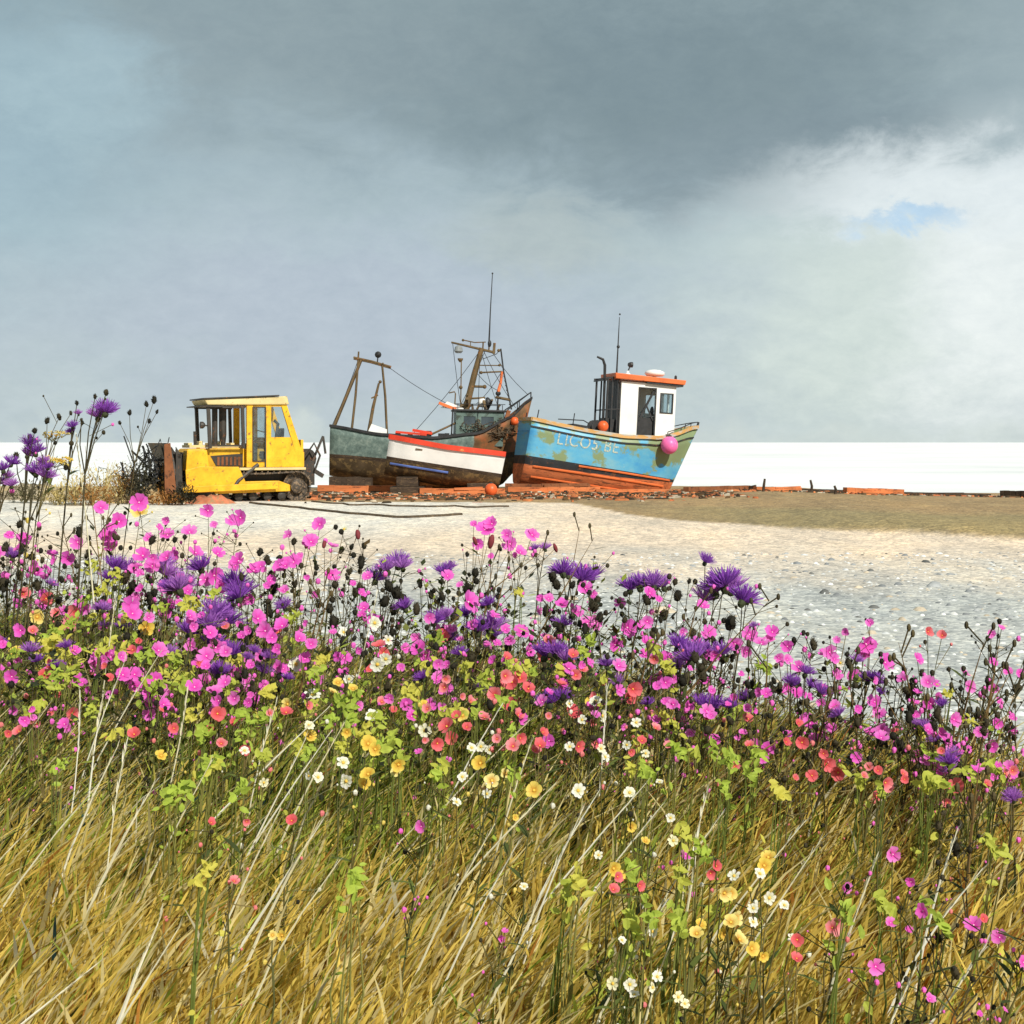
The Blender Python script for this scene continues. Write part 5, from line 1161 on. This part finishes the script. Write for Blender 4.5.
r9 = random.Random(5)
def drift(n, lo, hi, top=0, bot=0, bias=1.0):
    out = []
    while len(out) < n:
        px = 1024*r9.random()**bias; a = interp([(0,535),(300,560),(600,600),(760,640),(1024,660)], px)+top; b = interp([(0,720),(300,705),(600,735),(1024,785)], px)+bot
        out.append((px, lerp(a, b, r9.random()**.85), r9.uniform(lo, hi)))
    return out
PINK += drift(230, 6, 13, 0, 0, 1.15); SEED += drift(150, 5, 12, 0, -10, 1.1); CORAL += drift(50, 6, 10, 70, 25, 1.0); PURPLE += drift(34, 9, 15, 15, -25, 1.2)
for q_ in range(70): px = r9.uniform(10, 1010); LIME.append((px, r9.uniform(600, 770) + 40*(px/1024), r9.uniform(9, 19), r9.uniform(8, 17)))
GP = dict(pink='pink wildflowers of the bed', coral='coral poppies of the bed', purple='purple thistles of the bed', seed='dark seed head stalks', white='white wildflowers', yellow='yellow wildflowers', lime='lime green leafy plants', straw='pale straw grass stalks', dead='dead brown stalks')
def k4(bl, kk): return [(a, b, s, kk) for a, b, s in bl]
for g in cluster(k4(PINK, 'pink'), 30, 42, 6): flower_plant('pink_wildflower', 'pink', g, 'stem', None, 16, 8, 4)
for g in cluster(k4(CORAL, 'coral'), 24, 24, 4): flower_plant('coral_poppy', 'coral', g, 'stem', None, 6, 5, 2)
for g in cluster(k4(PURPLE, 'purple'), 26, 24, 5): flower_plant('purple_thistle', 'purple', [(a, b+2, s*1.12, k) for a, b, s, k in g], 'darkstem', None, 9, 8, 5)
for g in cluster(k4(SEED, 'seed'), 26, 38, 6): flower_plant('seed_stalk', 'seed', g, 'darkstem', None, 16, 6, 14)
for g in cluster(k4(WHITE, 'white'), 22, 22, 4): flower_plant('white_wildflower', 'white', g, 'stem', None, 3, 4, 1)
for g in cluster(k4(YELLOW, 'yellow'), 24, 22, 4): flower_plant('yellow_wildflower', 'yellow', g, 'stem', None, 3, 5, 1)

for px, py, w, h in LIME:
    q7 = .85 if py < 720 else .62; w *= q7; h *= q7
    d = depth(px, py)*random.uniform(.97, 1.03); c = at(px, py, d); base = Vector((c.x-.03, d, 0)); base.z = H(base.x, d)-.01
    e = empty('leafy_plant', base); s_ = d/F; m_ = MB(); stm = MB(); q0 = c - base
    ls_ = random.uniform(.8, 1.15)
    for k in range(int(14 + w*h/8)):
        low = k % 5 == 0; p = q0 + Vector((random.gauss(0, .30)*w*s_, random.gauss(0, .04), random.gauss(0, .30)*h*s_))
        if low: t = random.uniform(.25, .95); p = Vector((q0.x*t + random.gauss(0, .022), q0.y*t + random.gauss(0, .02), q0.z*t))
        nv = Vector((random.gauss(0, .7), -.8 + random.gauss(0, .4), random.uniform(.1, 1.4))).normalized(); u_ = Matrix.Rotation(random.uniform(0, 6), 3, nv) @ nv.orthogonal().normalized(); v_ = nv.cross(u_); r0 = random.uniform(.004, .0105)*ls_*(.62 + .09*d)
        ring = [p + u_*r0*2.3, p + u_*r0*.9 + v_*r0*.80 + nv*r0*.25, p - u_*r0*.3 + v_*r0*.7 + nv*r0*.2, p - u_*r0*.9, p - u_*r0*.3 - v_*r0*.7 + nv*r0*.2, p + u_*r0*.9 - v_*r0*.85 + nv*r0*.25]
        m_.add([p + u_*r0*.3] + ring, [(0, i+1, (i+1) % 6 + 1) for i in range(6)])
        if k % 6 == 1: stm.tube([(0, 0, 0), (q0.x*.5 + random.gauss(0, .01), q0.y*.5, q0.z*.5), p], [.0022, .0018, .0010], 4)
    m_.build('leaves', PM['lime'], e); stm.build('stem', PM['limestem'], e); finish(e, 'lime', px, py, d, max(w, h), 0)

STRAW = [(52,700,10,760,1),(80,690,68,795,1),(45,812,2,868,1.5),(100,782,65,830,1),(188,690,155,828,1.2),(155,782,104,884,3),(330,706,240,792,1.8),(306,738,256,830,1.2),(345,722,322,768,1.6),(332,730,285,800,1.2),(281,808,263,848,1.2),(116,595,99,700,1.4),(103,694,98,740,2),(125,660,113,695,1),(162,650,140,690,1.2),(503,703,484,742,1.2),(530,720,497,757,1.2),(532,740,506,826,1.2),(556,783,520,822,1.8),(495,824,475,862,1.2),(518,842,495,886,1),(600,790,575,842,1),(584,806,569,846,1),(558,860,538,898,1.3),(607,688,600,760,1.4),(646,783,624,808,1.3),(663,804,640,836,1),(708,790,700,824,1.2),(722,814,710,834,1),(698,832,684,894,2.2),(806,820,780,856,1.2),(822,838,780,896,1),(662,908,630,976,1.2),(674,933,660,1004,1.2),(958,828,938,910,1.6),(983,868,930,955,1.6),(917,968,906,988,1),(876,860,824,1010,1.6),(988,944,925,1022,1.6),(160,918,138,978,4),(180,926,152,968,1.2),(104,958,62,990,1.5),(378,590,366,640,1),(118,745,108,770,1.6),(126,745,120,792,1),(212,760,190,800,1),(320,820,296,868,2.6),(328,812,298,856,2.2),(277,700,268,750,1),(340,860,318,900,1)]
def stalk(px0, py0, px1, py1, w, kind='straw', d=None, name='grass_stalk'):
    h = interp([(500, .80), (600, .62), (700, .48), (800, .40), (900, .34), (1000, .30)], py0); d = d or depth(px0, py0, h)
    tipp = at(px0, py0, d); slope = (px0-px1)/max(8, (py1-py0)); g = H(tipp.x, d); hh = tipp.z-g
    base = Vector((tipp.x - slope*hh*.92, d, 0)); base.z = H(base.x, d)-.01
    e = empty(name, base); q_ = tipp-base; m_ = MB(); bw_ = random.uniform(-.018, .018); pts = [Vector((q_.x*t**1.25 + bw_*math.sin(PI*t), random.uniform(-.005, .005), q_.z*t)) for t in (0, .25, .5, .75, 1)]
    m_.tube(pts, [.0020*w**.5, .0019*w**.5, .0017*w**.5, .0013*w**.5, .0006], 4); m_.build('stem', PM['straw' if kind == 'straw' else 'brownstem'], e)
    sh_ = MB(); n = 16; L = min(.16, hh*.35); ax = (pts[-1]-pts[-2]).normalized()
    if kind == 'straw':
        for k in range(26):
            t = k/26; p0 = pts[-1] - ax*L*(1-t); a = random.uniform(0, 2*PI); sd3 = Vector((math.cos(a), math.sin(a), 0))
            lanceolate(sh_, p0, ax + sd3*random.uniform(.10, .30), random.uniform(.016, .030), .0026*w**.55, .05)
        sh_.build('seed_head', PM['straw'], e)
    else:
        for k in range(4):
            p0 = pts[-1] - ax*random.uniform(0, hh*.5); p1 = p0 + Vector((random.uniform(-.05, .05), 0, random.uniform(.02, .07)))
            sh_.tube([p0, p1], .0022, 4); sh_.ball(p1, (.006, .006, .011), 6, 5)
        sh_.build('pod_sprays', PM['darkstem'], e)
    finish(e, 'straw' if kind == 'straw' else 'dead', px0, py0, d, py1-py0, 0)
for a in STRAW: stalk(*a)
DEAD = [(58,510,80,618,3),(838,668,825,715,5),(838,705,826,712,3),(899,643,906,675,4),(984,640,976,676,4),(1000,640,990,690,6),(1008,656,990,700,4),(1012,672,985,720,5),(1016,690,994,765,4),(980,762,978,790,5),(770,600,740,636,3),(580,526,576,560,3),(594,538,582,560,3),(544,550,498,590,4),(494,558,490,584,4),(510,556,500,590,3),(325,584,315,625,4),(332,588,322,620,3),(849,676,850,700,3),(880,686,892,710,3),(924,690,925,716,3),(700,592,690,632,4),(960,698,958,720,4),(652,640,645,670,3),(768,640,770,690,3)]
for a in DEAD: stalk(*a, kind='dead', name='dead_stalk')

# tall plants at the edge of the bed that rise above the horizon
flower_plant('purple_thistle', 'purple', [(93,412,17,'purple'),(101,406,20,'purple'),(109,408,17,'purple'),(110,393,7,'seed'),(98,397,6,'seed'),(86,420,5,'seed')], 'darkstem', 5.0, 6, 4, 8)
flower_plant('purple_thistle', 'purple', [(30,440,15,'purple'),(36,448,16,'purple'),(28,452,12,'purple'),(38,431,7,'seed'),(30,437,6,'seed'),(22,456,8,'seed')], 'darkstem', 5.1, 10, 4, 8)
flower_plant('purple_thistle', 'purple', [(34,468,17,'purple'),(44,473,17,'purple'),(40,460,12,'purple'),(50,465,9,'purple')], 'darkstem', 4.8, 14, 4, 4)
flower_plant('purple_thistle', 'purple', [(8,466,13,'purple'),(14,460,13,'purple'),(3,480,12,'purple'),(16,482,12,'purple'),(10,474,10,'purple')], 'darkstem', 4.9, 14, 4, 4)
flower_plant('purple_thistle', 'purple', [(73,424,10,'purple'),(76,412,7,'purple'),(70,430,8,'purple'),(75,403,6,'seed'),(80,423,6,'seed')], 'darkstem', 5.2, 6, 3, 8)
flower_plant('yellow_wildflower', 'yellow', [(50,431,15,'umbel'),(58,429,12,'umbel'),(61,417,7,'seed'),(49,421,7,'seed'),(66,413,5,'seed')], 'darkstem', 5.3, 6, 3, 8)
flower_plant('yellow_wildflower', 'yellow', [(50,458,16,'umbel'),(60,455,18,'umbel'),(68,456,14,'umbel'),(43,461,12,'umbel'),(51,443,6,'seed')], 'stem', 5.0, 6, 3, 4)
flower_plant('seed_stalk', 'seed', [(145,404,7,'seed'),(153,400,8,'seed'),(133,413,6,'seed'),(123,423,5,'seed'),(147,421,5,'seed'),(159,412,5,'seed')], 'darkstem', 6.6, 4, 3, 12)
flower_plant('seed_stalk', 'seed', [(491,542,13,'redbud'),(475,541,8,'redbud'),(555,547,8,'redbud'),(500,548,7,'seed')], 'brownstem', 6.2, 4, 2, 8)
flower_plant('seed_stalk', 'seed', [(357,535,10,'redbud'),(323,545,8,'redbud'),(305,546,8,'redbud')], 'brownstem', 6.2, 4, 2, 8)
stalk(76, 436, 82, 505, 3, 'straw', 5.0)
stalk(116, 470, 112, 500, 2, 'dead', 6.0, 'dead_stalk'); stalk(85, 446, 92, 500, 2, 'dead', 5.6, 'dead_stalk')

# scrub on the beach round the bulldozer blade
SCR = [(75,482,40,34,'yellow'),(103,478,42,36,'yellow'),(122,486,40,34,'rust'),(140,488,40,24,'rust'),(92,492,44,22,'rust'),(60,494,40,20,'yellow'),(26,492,36,22,'olive'),(158,474,44,48,'dark'),(182,492,30,20,'dark'),(140,470,34,44,'dark'),(170,478,26,36,'rust'),(122,468,24,18,'yellow'),(168,497,40,14,'rust')]
SC = dict(yellow=leafy('dry_yellow_scrub', (.62, .47, .16), .5, .2, .7, 6, (.70, .60, .30)), rust=leafy('rust_brown_scrub', (.42, .19, .05), .5, .2, .7, 6, (.5, .3, .1)), olive=leafy('grey_olive_scrub', (.20, .18, .09), .5, .2, .7, 6), dark=leafy('blackish_scrub', (.045, .042, .025), .5, .1, .7, 6, (.10, .09, .05)))
wn_ = dict(yellow='dry yellow', rust='rust brown', olive='grey olive', dark='blackish')
for i, (px, py, w, h, kk) in enumerate(SCR):
    d = 38.5 + (i % 4)*.7; p = at(px, py, d); g = H(p.x, d); e = empty('scrub_bush', (p.x, d, g)); s_ = d/F; m_ = MB(); tw = MB()
    zt = p.z + h*.5*s_ - g
    for k in range(620):
        a = random.uniform(0, 2*PI); rr3 = math.sqrt(random.random()); hh = random.random()**.8*zt*(1-.55*rr3**2)*random.uniform(.8, 1.1); q_ = Vector((math.cos(a)*rr3*w*.5*s_, math.sin(a)*rr3*w*.4*s_, hh)); L = random.uniform(.06, .15)
        lanceolate(m_, q_, (random.gauss(0, 1), random.gauss(0, 1), random.uniform(.2, 1.4)), L, L*.34, .2)
    for k in range(14):
        a = random.uniform(0, 2*PI); tw.tube([(0, 0, 0), (math.cos(a)*w*.2*s_, math.sin(a)*w*.2*s_, zt*.6), (math.cos(a)*w*.42*s_, math.sin(a)*w*.3*s_, zt*random.uniform(.6, 1.0))], [.014, .010, .005], 4)
    m_.build('leaves', SC[kk], e); tw.build('twigs', SC[kk], e)
    hi = ''; where = ('under the tall purple thistles, right hand clump' if px == 60 else 'under the tall purple thistles' if px < 70 else 'between the thistles and the bulldozer' if px < 130 else 'against the bulldozer blade' if px != 158 else 'hiding the middle of the bulldozer blade')
    look = ('broad' if w >= 40 else 'small' if w < 34 else 'rounded')
    tag(e, f'{look} {wn_[kk]} scrub {where}', 'bush', 'scrub bushes round the bulldozer blade')

# ------------------------------------------------------------------ labels of the plants: look, then where they stand
WORD = ['no', 'one', 'two', 'three', 'four', 'five', 'six']
def col_of(px):
    for lim, t in ((60, 'below the tall thistles'), (120, 'below the scrub'), (180, 'below the bulldozer blade'), (245, 'below the bulldozer bonnet'), (315, 'below the bulldozer cab'), (390, 'below the trawler stern'), (450, 'below the white dinghy'), (520, 'below the trawler mast'), (580, 'below the blue stern'), (640, 'below the wheelhouse'), (700, 'below the pink buoy'), (750, 'below the brown plank'), (830, 'below the short plank'), (910, 'below the orange plank'), (965, 'below the dark plank')):
        if px < lim: return t
    return 'below the dark log'
def row_of(py): return 'at the shingle edge' if py < 590 else 'mid bed' if py < 680 else 'where flowers meet grass' if py < 790 else 'in golden grass'
def look_of(kk, size, n):
    big = 'large' if size >= 16 else 'small' if size < 10 else ''
    base = {'pink': f'{WORD[min(n,6)]} {big} pink blooms', 'coral': f'{WORD[min(n,6)]} {big} coral poppies', 'purple': f'{WORD[min(n,6)]} {big} purple tufts', 'seed': f'{WORD[min(n,6)]} {big} dark seed heads', 'white': f'{WORD[min(n,6)]} {big} white blooms', 'yellow': f'{WORD[min(n,6)]} {big} yellow blooms',
            'lime': ('broad' if size >= 18 else 'tiny' if size < 11 else 'medium') + ' lime green leaf clump', 'straw': ('long' if size > 70 else 'short' if size < 42 else 'slim') + ' pale straw stalk', 'dead': ('long' if size > 45 else 'short') + ' brown dead stalk'}[kk]
    if n == 1: base = base.replace('blooms', 'bloom').replace('poppies', 'poppy').replace('tufts', 'tuft').replace('heads', 'head')
    return ' '.join(base.split())
CAT = dict(pink='flower', coral='flower', purple='thistle', seed='seed head', white='flower', yellow='flower', lime='plant', straw='grass stalk', dead='dead stalk')
by = {}
for r_ in REG:
    e, kk, px, py, d, size, n = r_
    by.setdefault(f'{look_of(kk, size, n)} {row_of(py) if py > 500 else "above the horizon"} {col_of(px)}', []).append(r_)
for lab, L in by.items():
    L.sort(key=lambda r_: r_[2])
    for i, r_ in enumerate(L):
        t = lab
        if len(L) == 2: t += (', leftmost' if i == 0 else ', rightmost')
        elif len(L) > 2: t += (', leftmost' if i == 0 else ', rightmost' if i == len(L)-1 else ', second along' if i == 1 else ', third along' if i == 2 else ', fourth along')
        tag(r_[0], t, CAT[r_[1]], GP[r_[1]])
